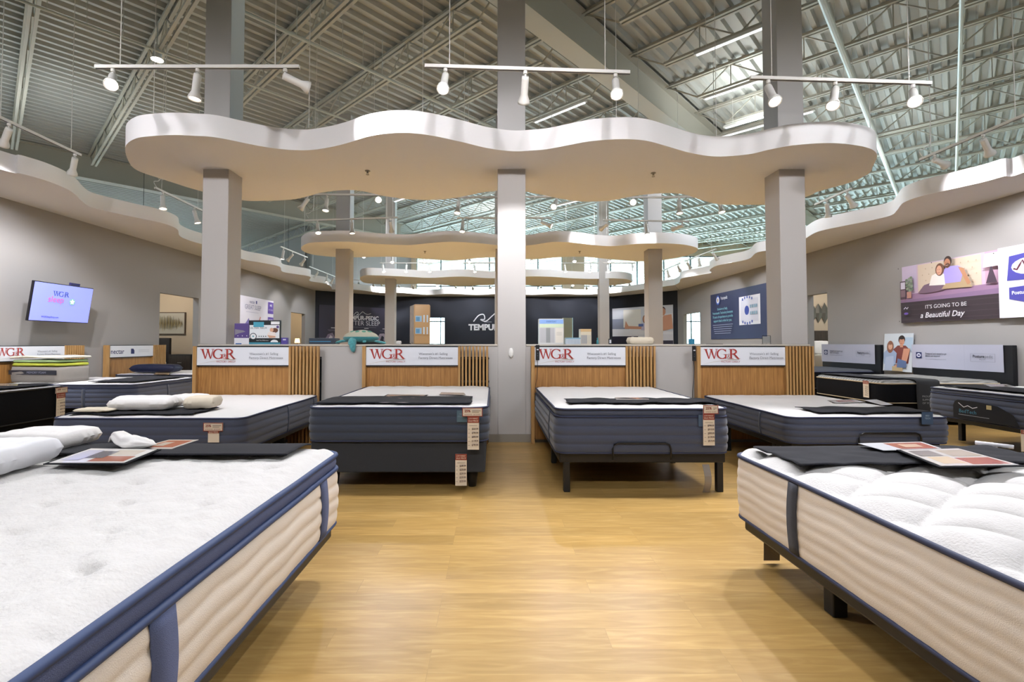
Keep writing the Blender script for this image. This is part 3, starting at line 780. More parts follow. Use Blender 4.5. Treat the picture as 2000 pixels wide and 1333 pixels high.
def side_band(w, L, r, z0, z1, fn, nz, n=10, m=40):
    P = perim(w, L, r, n, m); mb = MB(); k = len(P)
    for j in range(nz + 1):
        v = j / nz
        for p in P:
            o = fn(p[4], v); mb.v.append((p[0] + p[2] * o, p[1] + p[3] * o, z0 + (z1 - z0) * v))
    for j in range(nz):
        for i in range(k):
            mb.f.append((j * k + i, j * k + (i + 1) % k, (j + 1) * k + (i + 1) % k, (j + 1) * k + i)); mb.m.append(0)
    return mb


def cord(w, L, r, z, rad, off=0., wob=0.):
    P = perim(w, L, r, 8, 30)
    return MB().tube([(p[0] + p[2] * off, p[1] + p[3] * off, z + wob * noise.noise(Vector((p[4] * 2.3, z * 9, 1)))) for p in P], rad, 8, closed=True)


def top_fn(w, L, r, z, crown, quilt):
    def f(u, v):
        y = (v - .5) * L; dy = abs(y) - (L / 2 - r)
        hw = w / 2 if dy <= 0 else w / 2 - r + math.sqrt(max(0, r * r - dy * dy))
        x = (u * 2 - 1) * hw
        d = max(0, min(hw - abs(x), L / 2 - abs(y)))
        e = 1 - math.exp(-d / .045)
        return Vector((x, y, z + crown * e + quilt(x, y) * min(1, d / .07)))
    return f


def q_soft(seed, amp=.006, f=4):
    return lambda x, y: amp * noise.noise(Vector((x * f, y * f, seed))) + amp * .5 * noise.noise(Vector((x * f * 3, y * f * 3, seed)))


def q_panel(amp, sx, sy, seed):
    def q(x, y):
        a = abs(math.sin(PI * x / sx)) ** .45 * abs(math.sin(PI * y / sy)) ** .45
        return amp * (a - .6) + amp * .35 * noise.noise(Vector((x * 9, y * 9, seed)))
    return q


def q_diamond(amp, s, sy):
    def q(x, y):
        sw = .028 * math.sin(y * 9); a = (x / s + y / sy + sw); b = (x / s - y / sy)
        g = lambda t: abs(math.sin(PI * t)) ** .4
        return amp * (g(a) * g(b) - .55) + .003 * noise.noise(Vector((x * 14, y * 14, 3)))
    return q


def q_plush(x, y):
    v = Vector((x, y, 0)); t = .014 * noise.noise(v * 5) + .009 * noise.noise(v * 13) + .005 * noise.noise(v * 34)
    # scattered tufts
    gx = (x / .30 + (round(y / .26) % 2) * .5); dx = (gx - round(gx)) * .30; dy = (y / .26 - round(y / .26)) * .26
    return t - .026 * math.exp(-(dx * dx * 1.0 + dy * dy * 2) / .0012)


def mattress(label, loc, rot, w, L, z0, z1, side=NAVYF, top=WHT, cordm=CORD, r=.10, crown=.022, quilt=None, channels=4, bulge=.010, pillow=0., bandm=None, straps=(), strapm=None, res=(40, 50), lip=WHT, lowcord=True, scallop=0., group=None, crad=.009, patch=None, cat='mattress'):
    t = thing('mattress', label, cat, (loc[0], loc[1], 0), rot, group)
    quilt = quilt or q_soft(loc[0] + loc[1])
    zs = z1 - (pillow if pillow else 0)
    K = channels

    def sf(s, v):
        ph = v * K + scallop * .16 * math.sin(s * 2 * PI / .34)
        c = abs(math.sin(PI * ph)) ** .5 * bulge
        return c + .012 * math.sin(PI * v) - .0 + scallop * .002 * noise.noise(Vector((s * 8, v * 8, 2)))
    side_band(w, L, r, z0 + .008, zs - .004, sf, 32 if K > 2 else 16, 8, 60 if scallop else 24).build('side_panel', side, t, True)
    if pillow:
        side_band(w, L, r, zs + .004, z1 - .004, lambda s, v: .010 * math.sin(PI * v) - .004, 6).build('pillow_band', bandm or side, t, True)
        cord(w, L, r, zs, crad, .006, .004).build('cord', cordm, t, True)
    cord(w, L, r, z1, crad, .004, .003).build('cord', cordm, t, True)
    if lowcord: cord(w, L, r, z0 + .004, crad * .8, .002).build('cord', cordm, t, True)
    f = top_fn(w, L, r, z1, crown, quilt)
    MB().grid(f, res[0], res[1]).build('top_panel', top, t, True)
    MB().prism([(p[0] * .98, p[1] * .98) for p in perim(w, L, r, 5, 2)], z0, z0 + .01).build('underside', side, t)
    for st in straps:                                  # st = (face, position) upright handle bands
        fx, pos, sw = st; m2 = MB(); n = 8
        prof = [(z0 + .012 + (zs - z0 - .02) * i / n, .024 + .018 * math.sin(PI * i / n)) for i in range(n + 1)]
        for k, (z, o) in enumerate(prof):
            for q in (-1, 1):
                if fx in ('+x', '-x'): sg = 1 if fx == '+x' else -1; m2.v.append((sg * (w / 2 + o * .62), pos + q * sw / 2, z))
                else: sg = 1 if fx == '+y' else -1; m2.v.append((pos + q * sw / 2, sg * (L / 2 + o * .62), z))
        for k in range(n): m2.f.append((2 * k, 2 * k + 1, 2 * k + 3, 2 * k + 2)); m2.m.append(0)
        so = m2.build('handle_strap', strapm or side, t, True); md = so.modifiers.new('thick', 'SOLIDIFY'); md.thickness = .006
    return t


def bed_base(label, x0, x1, y0, y1, zt, th, legs, bar=None, leg_h=None, legm=BLK, legw=.055, round_leg=False, fm=None):
    t = thing('bed_platform', label, 'bed base', ((x0 + x1) / 2, (y0 + y1) / 2, 0)); c = t.location
    MB().rbox(x0 - c.x, x1 - c.x, y0 - c.y, y1 - c.y, zt - th, zt, .012).build('frame', fm or (BLKF if th > .1 else BLK), t)
    for lx, ly in legs:
        if round_leg: MB().lathe([(0, 0), (.035, 0), (.058, zt - th), (0, zt - th)], n=16).build('leg', legm, t, True, loc=(lx - c.x, ly - c.y, 0))
        else: MB().rbox(-legw / 2, legw / 2, -legw / 2, legw / 2, 0, zt - th + .002, .006).build('leg', legm, t, loc=(lx - c.x, ly - c.y, 0))
    if bar:
        bx0, bx1, by, bh = bar; bx0 -= c.x; bx1 -= c.x; by -= c.y; zz = zt - th * .5
        MB().tube([(bx0, by, zz), (bx0, by, zt + bh - .05), (bx0 + .012, by, zt + bh - .015), (bx0 + .05, by, zt + bh), (bx1 - .05, by, zt + bh), (bx1 - .012, by, zt + bh - .015), (bx1, by, zt + bh - .05), (bx1, by, zz)], .008, 8).build('retainer_bar', BLK, t, True)
    return t


BEDS = {}


def bed_row(key, x0, x1, yf, z0, z1, **k):
    lab = k.pop('label'); yh = HBY - .05
    BEDS[key] = (x0, x1, yf, yh, z0, z1)
    return mattress(lab, ((x0 + x1) / 2, (yf + yh) / 2), 0, x1 - x0, yh - yf, z0, z1, **k)


bed_row(1, -3.97, -2.25, 4.35, .33, .625, label='grey-blue mattress with white pillows on it, leftmost against the middle wall', side=NAVYF, straps=(('+x', .0, .03), ('+x', .75, .03)), strapm=NAVYD, quilt=q_panel(.006, .18, .14, 1))
bed_row(2, -1.62, -.05, 4.25, .44, .735, label='grey-blue mattress on a fabric box foundation, left of the middle column', side=NAVYD, pillow=.0, quilt=q_panel(.008, .22, .2, 2))
bed_row(3, .55, 2.05, 4.21, .345, .728, label='grey-blue pillow-top mattress on black legs, right of the middle column', side=NAVYF, pillow=.065, straps=(('-x', -.62, .03),), strapm=NAVYD, quilt=q_panel(.007, .2, .2, 3))
bed_row(4, 2.70, 4.17, 4.42, .385, .622, label='thin grey-blue mattress with charcoal throw at the right end of the middle wall', side=NAVYF, straps=(('-x', -.45, .03), ('-x', .55, .03)), strapm=NAVYD, quilt=q_panel(.005, .2, .16, 4))
bed_base('black base with a slatted shadow gap under the leftmost grey-blue mattress', -3.92, -2.31, 4.45, 6.2, .325, .07, [(-3.7, 4.7), (-2.55, 4.7), (-3.7, 5.9), (-2.55, 5.9)])
bed_base('dark fabric box foundation on tapered feet left of the middle column', -1.60, -.07, 4.27, 6.2, .437, .27, [(-1.45, 4.45), (-.19, 4.45), (-1.45, 6.0), (-.19, 6.0)], round_leg=True, fm=mat('foundation_fabric', '#2f3238', .9, bump=.2, bscale=260, vary=.1))
bed_base('black steel adjustable base on square legs right of the middle column', .58, 2.03, 4.25, 6.2, .342, .085, [(.645, 4.285), (1.985, 4.285), (.66, 5.3), (1.95, 5.3)], bar=(1.03, 1.53, 4.185, .10))
bed_base('black steel adjustable base under the thin mattress at the right end', 2.75, 4.12, 4.48, 6.2, .382, .07, [(2.85, 4.9), (4.02, 4.9), (2.85, 5.9), (4.02, 5.9)], bar=(3.3, 3.86, 4.385, .11))

# near beds, foot toward the middle wall
FLX = (-2.42, -.89); FLY = (.77, 2.82)
BEDS['L'] = (FLX[0], FLX[1], FLY[0], FLY[1], .285, .668)
mattress('white plush pillow-top mattress with blue border, nearest bed at lower left', (sum(FLX) / 2, sum(FLY) / 2), PI, 1.53, 2.05, .285, .668, side=CREAM, top=PLUSH, cordm=CORDB, r=.09, crown=.045, quilt=q_plush, channels=4, bulge=.010, pillow=.075, bandm=BAND, straps=(('-x', -.73, .09), ('-x', .49, .10), ('+x', -.4, .09)), strapm=BAND, res=(150, 200), scallop=.45, crad=.013)
bed_base('black base under the nearest mattress at lower left', FLX[0] + .05, FLX[1] - .02, FLY[0] + .05, FLY[1] - .06, .282, .075, [(-2.2, 1.0), (-1.15, 1.0), (-2.2, 2.45), (-1.15, 2.45)])
FRX = (1.46, 2.99); FRY = (.90, 2.95)
BEDS['R'] = (FRX[0], FRX[1], FRY[0], FRY[1], .275, .632)
mattress('white diamond-quilted mattress with thick navy cord, nearest bed at lower right', (sum(FRX) / 2, sum(FRY) / 2), PI, 1.53, 2.05, .275, .632, side=CREAM, top=mat('white_quilt', '#dad6d3', .9, bump=.3, bscale=120, vary=.03, sheen=.2), cordm=CORD, r=.09, crown=.035, quilt=q_diamond(.055, .46, .34), channels=6, bulge=.006, straps=(('+x', -.43, .07),), strapm=mat('charcoal_strap', '#44464e', .9, bump=.3, bscale=300), res=(150, 200), scallop=.45, crad=.012)
bed_base('black steel base on square legs under the nearest mattress at lower right', FRX[0] + .03, FRX[1] - .05, FRY[0] + .05, FRY[1] - .05, .272, .075, [(1.645, 2.36), (2.8, 2.36), (1.645, 1.2), (2.8, 1.2)], legw=.07)

# beds on the left wall: head at the wall, foot toward the aisle
def side_bed(label, x0, x1, y0, y1, z0, z1, head='L', **k):
    return mattress(label, ((x0 + x1) / 2, (y0 + y1) / 2), PI / 2 if head == 'L' else -PI / 2, y1 - y0, x1 - x0, z0, z1, **k)


side_bed('black mattress with a dark label band at the left edge of the view', -7.7, -5.72, 5.0, 6.5, .33, .725, side=BLKF, cordm=BLK, channels=1, bulge=.004)
bed_base('low black base under the black mattress at the left edge', -7.7, -5.8, 5.08, 6.42, .325, .19, [(-7.5, 5.3), (-5.95, 5.3), (-7.5, 6.2), (-5.95, 6.2)])
side_bed('navy mattress with white top in front of the left wall headboard, folded toppers on it', -7.68, -5.56, 7.50, 9.04, .30, .655, side=NAVYF, straps=(('-y', .0, .04), ('-x', -.3, .05)), strapm=NAVYD, pillow=.05, quilt=q_panel(.006, .2, .2, 6))
bed_base('black base under the navy mattress by the left wall', -7.65, -5.65, 7.58, 8.96, .297, .12, [(-7.5, 7.8), (-5.8, 7.8), (-7.5, 8.8), (-5.8, 8.8)])
side_bed('grey mattress with white top in front of the nectar headboard', -7.68, -5.7, 9.8, 11.3, .30, .66, side=GREYF, channels=2)
bed_base('black base under the mattress by the nectar headboard', -7.65, -5.8, 9.88, 11.22, .297, .12, [(-7.5, 10.1), (-6, 10.1), (-7.5, 11), (-6, 11)])
# right wall beds
side_bed('grey-blue pillow-top mattress with a black half-round label, near the right edge', 5.93, 8.0, 5.02, 6.62, .335, .70, head='R', side=NAVYF, pillow=.06, quilt=q_panel(.006, .2, .2, 7))
bed_base('base on black legs under the right edge mattress', 6.0, 7.95, 5.1, 6.55, .332, .06, [(6.27, 6.50), (6.27, 5.2), (7.7, 6.5), (7.7, 5.2)])
side_bed('dark mattress with silver wave-patterned border and top by the right wall', 6.10, 8.02, 7.60, 9.22, .36, .665, head='R', side=BLKF, top=WAVEF, cordm=mat('beige_cord', '#b9a98c', .7), channels=1, bulge=.003, crown=.055, r=.14)
bed_base('black base under the silver wave-patterned mattress', 6.15, 8.0, 7.68, 9.14, .357, .30, [(6.3, 7.8), (7.8, 7.8), (6.3, 9.0), (7.8, 9.0)])
side_bed('grey mattress by the right wall behind the wave-patterned one', 6.05, 8.02, 10.12, 11.78, .36, .70, head='R', side=BLKF, top=GREYF, crown=.05, channels=1, r=.14)
bed_base('black base under the farther grey mattress by the right wall', 6.15, 8.0, 10.2, 11.7, .357, .30, [(6.3, 10.4), (7.8, 10.4), (6.3, 11.5), (7.8, 11.5)])


def banner_hb(label, y0, y1, z0, z1, ban0):
    t = thing('headboard', label, 'headboard', (XR - .02, y1, 0), -PI / 2)
    W = y1 - y0
    MB().rbox(0, W, .0, .07, 0, z1, .01).build('back_panel', BLK, t).location = (0, -.07, 0)
    b = MB(); b.grid(lambda u, v: (.0 + u * (W - ban0), -.082 - .004 * noise.noise(Vector((u * 9, v * 3, y0))), z0 + v * (z1 - z0 + .008)), 30, 8)
    c = b.build('banner', mat('banner_vinyl', '#b3b3c2', .5), t, True)
    a = Art(-.088); w = W - ban0; h = z1 - z0
    a.rect(.10, .22, z0 + h * .42, z0 + h * .68, '#1f2a5a'); a.ell(.16, z0 + h * .55, .045, h * .085, '#d8d8e6'); a.ell(.16, z0 + h * .55, .03, h * .03, '#1f2a5a')
    a.text('Designed and tested to go', .30, z0 + h * .60, .030, '#33343d', wmax=.42, bold=.012); a.text('above and beyond', .30, z0 + h * .50, .030, '#33343d', bold=.012, wmax=.29)
    a.text('Only the Sealy Posturepedic Plus goes that far', .30, z0 + h * .38, .016, '#6b6b78', wmax=.60)
    a.rect(w * .625, w * .627, z0, z1, '#a2a2b2')
    for r_ in ((w * .69, w * .93, z0 + h * .66, z0 + h * .665), (w * .69, w * .93, z0 + h * .36, z0 + h * .365), (w * .69, w * .692, z0 + h * .36, z0 + h * .665), (w * .928, w * .93, z0 + h * .36, z0 + h * .665)): a.rect(*r_, '#5a5b66')
    a.text('Posture', w * .715, z0 + h * .52, .045, '#26272f', bold=.02, wmax=.19); a.text('pedic', w * .715 + .20, z0 + h * .52, .045, '#5d5e68', wmax=.14); a.text('P L U S', w * .81, z0 + h * .42, .022, '#26272f', al='C')
    a.build('lettering', c)
    return t


banner_hb('black headboard with a pale printed banner on the right wall, nearer one', 7.50, 9.30, .84, 1.27, .13)
banner_hb('black headboard with a pale printed banner on the right wall, farther one', 10.07, 11.85, .86, 1.27, .13)


# ================================================================ SOFT GOODS
def throw(label, x0, x1, y0, y1, zf, loc=None, m=THROW, seed=0., thick=.006, nu=50, nv=16, amp=.008, wav=.02, skew=0., cat='throw', name='foot_throw'):
    mb = MB()

    def f(u, v):
        x = x0 + (x1 - x0) * u; y = y0 + (y1 - y0) * v + wav * noise.noise(Vector((u * 4, seed, v))) + skew * (u - .5)
        x += wav * .8 * noise.noise(Vector((v * 3, seed + 5, u)))
        return Vector((x, y, zf(x, y) + .004 + amp * abs(noise.noise(Vector((x * 4, y * 7, seed))))))
    mb.grid(f, nu, nv)
    o = mb.build(name, m, None, True); md = o.modifiers.new('thick', 'SOLIDIFY'); md.thickness = thick; md.offset = 1
    return tag(o, label, cat)


def edge_drop(x, y, b, zt, r=.03):
    """height over a mattress with the cloth bending down past its edges"""
    x0, x1, y0, y1 = b; d = max(x0 - x, x - x1, y0 - y, y - y1, -1)
    if d < -.03: return zt
    k = d + .03; return zt - k * k * 12 if k < .06 else zt - .043 - (k - .06) * 3.5


def bed_top(key, crown, extra=.004):
    x0, x1, y0, y1, z0, z1 = BEDS[key]
    def f(x, y):
        d = max(0, min(x - x0, x1 - x, y - y0, y1 - y)); return z1 + crown * (1 - math.exp(-d / .045)) + extra + .006
    return f


throw('charcoal throw across the leftmost middle-wall mattress, under the white pillows', -3.88, -2.72, 4.40, 4.82, bed_top(1, .022), seed=1, wav=.05)
throw('charcoal throw across the mattress left of the middle column', -1.60, -.20, 4.30, 4.80, bed_top(2, .022), seed=2, wav=.03)
throw('wrinkled charcoal throw on the pillow-top mattress right of the middle column', .68, 2.16, 4.34, 4.66, lambda x, y: (bed_top(3, .022)(x, y) if x < 2.04 else .745 - (x - 2.04) * .25), seed=3, wav=.07, amp=.02)
throw('charcoal throw on the thin mattress at the right end, price cards on it', 3.02, 4.15, 4.50, 4.86, bed_top(4, .022), seed=4, wav=.07, amp=.014)
throw('charcoal throw across the foot of the plush white mattress at lower left', -2.40, -1.04, 2.45, 2.79, bed_top('L', .045, .014), seed=5, wav=.02, amp=.004)
throw('wavy charcoal throw across the foot of the quilted mattress at lower right', 1.53, 2.97, 2.42, 2.86, bed_top('R', .035, .018), seed=6, wav=.04, amp=.022, nu=80)
throw('dark throw on the black mattress at the left edge', -7.3, -5.78, 5.7, 6.46, lambda x, y: .755, seed=7)
throw('charcoal throw hanging off the foot of the navy mattress by the left wall', -6.35, -5.62, 7.6, 8.9, lambda x, y: .69, seed=8, amp=.012)
throw('dark throw with a card on the right edge mattress', 6.0, 6.55, 5.1, 6.5, lambda x, y: .735, seed=9)
throw('black throw along the foot of the wave-patterned mattress', 6.16, 6.6, 7.75, 9.1, lambda x, y: .728, seed=10)
# throw with printed words hanging over the near side of the wave-patterned bed
t = thing('printed_throw', 'dark throw reading PROUD SUPPORTER OF YOU hanging over the wave-patterned mattress', 'throw', (6.62, 7.56, 0))
mb = MB()
def pf(u, v):
    s = v * .95
    if s < .42: y, z = .50 - s, .735
    elif s < .50: k = (s - .42) / .08; y, z = .08 - .08 * math.sin(k * PI / 2), .735 - .05 * (1 - math.cos(k * PI / 2))
    else: y, z = .0, .685 - (s - .50)
    return (-.02 + .36 * u + .01 * math.sin(v * 7), y - .015, z)
mb.grid(pf, 10, 30); c = mb.build('cloth', mat('graphite_cloth', '#2f3032', .9, bump=.2, bscale=200), t, True); c.modifiers.new('thick', 'SOLIDIFY').thickness = .005
a = Art(-.022)
for k, s in enumerate(('PROUD', 'SUPPORTER', 'OF YOU')): a.text(s, .05, .46 - k * .052, .030, '#9a9a9a', wmax=.25 if k == 1 else .17)
a.build('lettering', c)


def pillow(label, c, sx, sy, sz, rot=0., m=PIL, kind='pillow', wave=0., tilt=0., group=None, pinch=.5, seed=0.):
    mb = MB(); nu, nv = 26, 20
    def srf(sg):
        def f(u, v):
            a = u * 2 - 1; b = v * 2 - 1
            h = max(0, (1 - abs(a) ** 8)) ** pinch * max(0, (1 - abs(b) ** 8)) ** pinch
            wv = wave * math.cos(b * PI * 1.5) * sz * .5
            return (a * sx / 2 * (1 - .05 * (b * b)), b * sy / 2 * (1 - .05 * a * a), sz / 2 + (sg * h * sz / 2 if sg < 0 else h * (sz / 2 + wv)) + .006 * noise.noise(Vector((a * 3, b * 3, seed + sg))))
        return f
    mb.grid(srf(1), nu, nv); mb.grid(srf(-1), nu, nv)
    o = mb.build('pillow' if kind == 'pillow' else kind, m, None, True, loc=c); o.rotation_euler = (0, tilt, rot)
    bm = bmesh.new(); bm.from_mesh(o.data); bmesh.ops.remove_doubles(bm, verts=bm.verts[:], dist=.0015); bmesh.ops.recalc_face_normals(bm, faces=bm.faces[:]); bm.to_mesh(o.data); bm.free()
    return tag(o, label, 'pillow', group)


z1 = .66
pillow('long contoured white pillow lying on the charcoal throw of the leftmost middle-wall bed', U(285, 799, z=.675), .58, .27, .115, .03, wave=.25, seed=1, pinch=.3)
pillow('rounded white pillow at the back of the leftmost middle-wall bed', (-3.2, 5.12, .658), .34, .26, .105, -.1, seed=2, pinch=.4)
pillow('cream contour pillow with a folded sleeve beside the long white pillow', (-2.83, 4.74, .675), .28, .28, .11, .2, m=mat('cream_cover', '#ded2bd', .9), seed=3, pinch=.3)
pillow('thin flat pillowcase left of the long white pillow', (-3.66, 4.50, .672), .34, .18, .03, .05, m=mat('cream_cover', '#ded2bd', .9), seed=4)
pillow('large smooth white pillow at the left edge of the plush mattress', (-2.28, 2.22, .728), .34, .40, .115, .1, m=mat('cool_foam', '#ecebee', .75), seed=5, pinch=.33)
pillow('stacked folded white cover behind the large pillow at the left edge', (-2.45, 2.66, .738), .42, .30, .09, 0, seed=6, pinch=.25)
pillow('navy packed pillow with white lettering on the bed by the nectar headboard', (-6.95, 10.0, .70), .95, .34, .17, .0, m=mat('navy_bag', '#1c2340', .5), seed=7, pinch=.6)
tt = bpy.data.objects['pillow.006'] if 'pillow.006' in bpy.data.objects else None
if tt:
    a = Art(-.150); a.line([(-.12 + .012 * i, .10 + .03 * math.sin(i * .55)) for i in range(12)], .010, '#e8e8f0'); a.text('DREAMCLOUD', .04, .095, .030, '#d8d8e6', wmax=.30); a.build('lettering', tt)
# crumpled white cloth on the near left throw
mb = MB()
def cf(u, v):
    a = u * 2 * PI; r = .5 * math.sin(PI * v); L = v - .5
    k = 1 + .5 * noise.noise(Vector((math.cos(a) * 1.5, math.sin(a) * 1.5, v * 4)))
    return (L * .30, r * math.cos(a) * .13 * k, max(.0, r * math.sin(a) * .075 * k + .02 + (.04 * math.exp(-((v - .2) / .12) ** 2))))
mb.grid(cf, 30, 26); o = mb.build('crumpled_cloth', PIL, None, True, loc=U(258, 874, z=.742)); o.rotation_euler = (0, 0, -.15)
tag(o, 'crumpled white cloth on the charcoal throw of the lower left bed', 'cloth')

# folded topper stack on the navy bed
px_, py_, pz_ = -7.22, 7.92, .685
def slab(nm, lab, sx, sy, z0, z1, m, seed, drop=0.):
    mb = MB(); P = perim(sx, sy, .05, 6, 8); n = 5
    ring = []
    for j in range(n + 1):
        v = j / n
        for p in P:
            o = .014 * math.sin(PI * v) + .010 * noise.noise(Vector((p[0] * 5, p[1] * 5, v * 2 + seed)))
            mb.v.append((p[0] + p[2] * o, p[1] + p[3] * o, z0 + (z1 - z0) * v + (.008 * noise.noise(Vector((p[0] * 4, p[1] * 4, seed))) - drop * abs(p[0])) * (1 if j else 0)))
    k = len(P)
    for j in range(n):
        for i in range(k): mb.f.append((j * k + i, j * k + (i + 1) % k, (j + 1) * k + (i + 1) % k, (j + 1) * k + i)); mb.m.append(0)
    mb.f.append(tuple(range(k))[::-1]); mb.m.append(0); mb.f.append(tuple(range(n * k, n * k + k))); mb.m.append(0)
    o = mb.build(nm, m, None, True, loc=(px_, py_, pz_)); o.rotation_euler = (0, 0, -.12); return tag(o, lab, 'topper') if lab else o
b0_ = slab('foam_block', 'grey fabric foam block with a dark lettered band, bottom of the topper stack', .84, .55, 0, .24, mat('taupe_knit', '#8a837c', .9, bump=.2, bscale=160), 1)
a = Art(-.293); a.rect(-.43, .43, .12, .19, '#2c2e38'); a.text('MEMORY FOAM', -.10, .138, .035, '#8f93a8', wmax=.45); a.build('printed_band', b0_)
slab('foam_layer', 'yellow-green foam layer in the topper stack', .82, .53, .252, .30, mat('lime_foam', '#b4b83e', .8), 2)
slab('foam_layer', 'pale green foam layer above the yellow-green one in the stack', .80, .53, .312, .35, mat('mint_foam', '#a9c48e', .8), 3)
slab('folded_cover', 'cream quilted cover draped on top of the foam stack', .88, .56, .375, .42, mat('cream_cover2', '#e2dccb', .9, bump=.3, bscale=50), 4, .02)

# ============================================================ CARDS AND TAGS
RED = '#8e3a2c'


def price_tag(label, loc, rot=0., w=.105, h=.33, header=True, rows=('$569.99', '$799.99', '$899.99', '$1199.99', '$799.99'), hw=.175, hx=-.03, tilt=0., bend=0.):
    t = thing('price_tag', label, 'price tag', loc, rot, None, tilt)
    zt = -.075 if header else 0
    s = MB(); s.grid(lambda u, v: (u * w, -.003 - bend * math.sin(PI * v), zt - h * (1 - v)), 1, 8); so = s.build('price_strip', mat('card', '#e3d6c4' if not bend else '#8b8178', .5), t); so.modifiers.new('thick', 'SOLIDIFY').thickness = .0015
    if not bend:
        a = Art(-.0045); a.rect(0, w, zt - h * .19, zt, RED); a.text('LOW MARKET', w / 2, zt - h * .08, .012, '#e9d8c8', 'C', wmax=w * .8); a.text('SALE PRICE', w / 2, zt - h * .155, .014, '#e9d8c8', 'C', wmax=w * .85)
        a.rect(w * .15, w * .85, zt - h * .28, zt - h * .27, '#8a7f75')
        if h > .2:
            for i, r in enumerate(rows): z = zt - h * (.40 + .12 * i); a.text(r, w * .93, z, .017, '#4a2f2a', 'R', bold=.02, wmax=w * .55); a.rect(w * .06, w * .22, z + .004, z + .007, '#8a7f75')
        a.build('price_print', so)
    else:
        a = Art(-.006); a.rect(w * .1, w * .9, zt - h * .12, zt - h * .02, RED); a.build('price_print', so)
    if header:
        c = MB().box(hx, hx + hw, -.008, -.004, -.075, 0).build('header_card', mat('card', '#e3d6c4', .5), t)
        a = Art(-.0085); b = .006
        for r in ((hx, hx + hw, -.075, -.075 + b), (hx, hx + hw, -b, 0), (hx, hx + b, -.075, 0), (hx + hw - b, hx + hw, -.075, 0)): a.rect(*r, RED)
        a.text('25%', hx + .02, -.037, .022, '#8e3a2c', bold=.03); a.rect(hx + .085, hx + hw - .015, -.028, -.022, '#9a8a7d'); a.rect(hx + .085, hx + hw - .03, -.040, -.035, '#9a8a7d')
        a.text('60 MONTHS   $0 DOWN', hx + .02, -.062, .010, '#8e3a2c', wmax=hw - .04); a.build('header_print', c)
    return t


p = U(407, 826, Y=4.325); price_tag('red and white 25 percent card on the leftmost grey-blue mattress', p, 0, .10, .10, hx=-.04)
p = U(913, 797, Y=4.19); price_tag('long price tag with 25 percent header on the mattress left of the middle column', (p.x, 4.195, p.z), 0, .10, .285, hx=-.045)
p = U(889, 889, Y=4.24); price_tag('long price tag hanging below the box foundation left of the middle column', (p.x, 4.262, p.z + .003), 0, .10, .275, header=False, rows=('$199.99', '$239.99', '$239.99', '$339.99', '$329.99'))
p = U(1374, 792, Y=4.15); price_tag('price tag with 25 percent header on the pillow-top mattress corner by the aisle', (p.x, 4.165, p.z), 0, .098, .27, hx=.0, hw=.13, rows=('$799.99', '$919.99', '$999.99', '$1199.99', '$919.99'))
p = U(1380, 890, Y=4.2); price_tag('curled paper price tag hanging from the black adjustable base on the aisle side', (p.x - .03, 4.225, .25), .0, .06, .24, header=False, bend=.05)
p = U(1468, 1046, Y=2.93); price_tag('blank grey paper strip hanging under the foot of the lower right bed', (1.60, 2.90, .215), 0, .095, .20, header=False, bend=.004)
p = U(134, 757, X=-5.70); price_tag('price tag with header on the black mattress at the left edge', (-5.69, 6.32, .72), PI / 2, .13, .34, hx=-.02)
p = U(1695, 746, X=6.08); price_tag('narrow price tag on the foot of the wave-patterned mattress', (6.07, 7.95, .69), -PI / 2, .12, .27, header=False)
p = U(1992, 840, Y=3.6); price_tag('price tag at the right edge behind the lower right mattress', (3.905, 3.6, p.z), 0, .10, .16, header=False)


def card(label, pts, z, m='#e7e2de', inner=None, mat_edge=None, cat='brochure', th=.002, art=None):
    """a flat printed sheet lying on cloth, four corners on the plane z"""
    P = [U(*p, z=z) for p in pts]; c = sum(P, Vector()) / 4
    t = thing('brochure', label, cat, c)
    if mat_edge:
        Q = [(q - c) * 1.10 for q in P]; MB().prism([(q.x, q.y) for q in Q], -.004, 0).build('backing_mat', mat_edge, t)
    MB().prism([(q.x - c.x, q.y - c.y) for q in P], .0005, th).build('sheet', mat('glossy_sheet', m, .12), t)
    if art:
        mb = MB(); ms = []
        for k, (u0, u1, v0, v1, col) in enumerate(art):
            mm = mat('glossy_print', col, .12); ms.append(mm)
            L = lambda u, v: (P[0] * (1 - u) * (1 - v) + P[1] * u * (1 - v) + P[2] * u * v + P[3] * (1 - u) * v) - c
            mb.add([L(u0, v0) + Vector((0, 0, th + .0004 * (k + 1))), L(u1, v0) + Vector((0, 0, th + .0004 * (k + 1))), L(u1, v1) + Vector((0, 0, th + .0004 * (k + 1))), L(u0, v1) + Vector((0, 0, th + .0004 * (k + 1)))], [(0, 1, 2, 3)], k)
        mb.build('printed_picture', ms, t, fixn=False)
    return t


A1 = ((.45, .95, .08, .45, '#b06a55'), (.5, .9, .5, .9, '#cdbfae'), (.3, .55, .3, .8, '#6d6a72'), (.05, .3, .15, .85, '#c5c3d4'))
card('glossy printed sheet on a black mat on the lower left bed', [(96, 905), (242, 905), (306, 879), (178, 877)], .750, art=A1, mat_edge=BLKF)
card('red-pictured sheet partly under the crumpled cloth on the lower left bed', [(262, 878), (335, 878), (388, 860), (330, 860)], .742, '#d9cdc4', art=((.1, .9, .15, .9, '#b4684f'), (.2, .5, .3, .7, '#c9b7a8')))
card('glossy sheet on a black mat on the lower right quilted bed, nearer of two', [(1838, 911), (1990, 909), (1872, 877), (1760, 880)], .728, '#d5d0cb', art=((.45, .95, .05, .42, '#a85f4c'), (.1, .42, .1, .5, '#d8c3a4'), (.5, .95, .5, .9, '#b7ab9b'), (.05, .4, .55, .9, '#8f8a86')), mat_edge=BLKF)
card('red-pictured sheet on the lower right bed, farther of two', [(1725, 881), (1842, 878), (1800, 864), (1676, 867)], .724, '#d4d6db', art=((.35, .95, .1, .9, '#a9604c'), (.5, .8, .3, .7, '#cdb49c')))
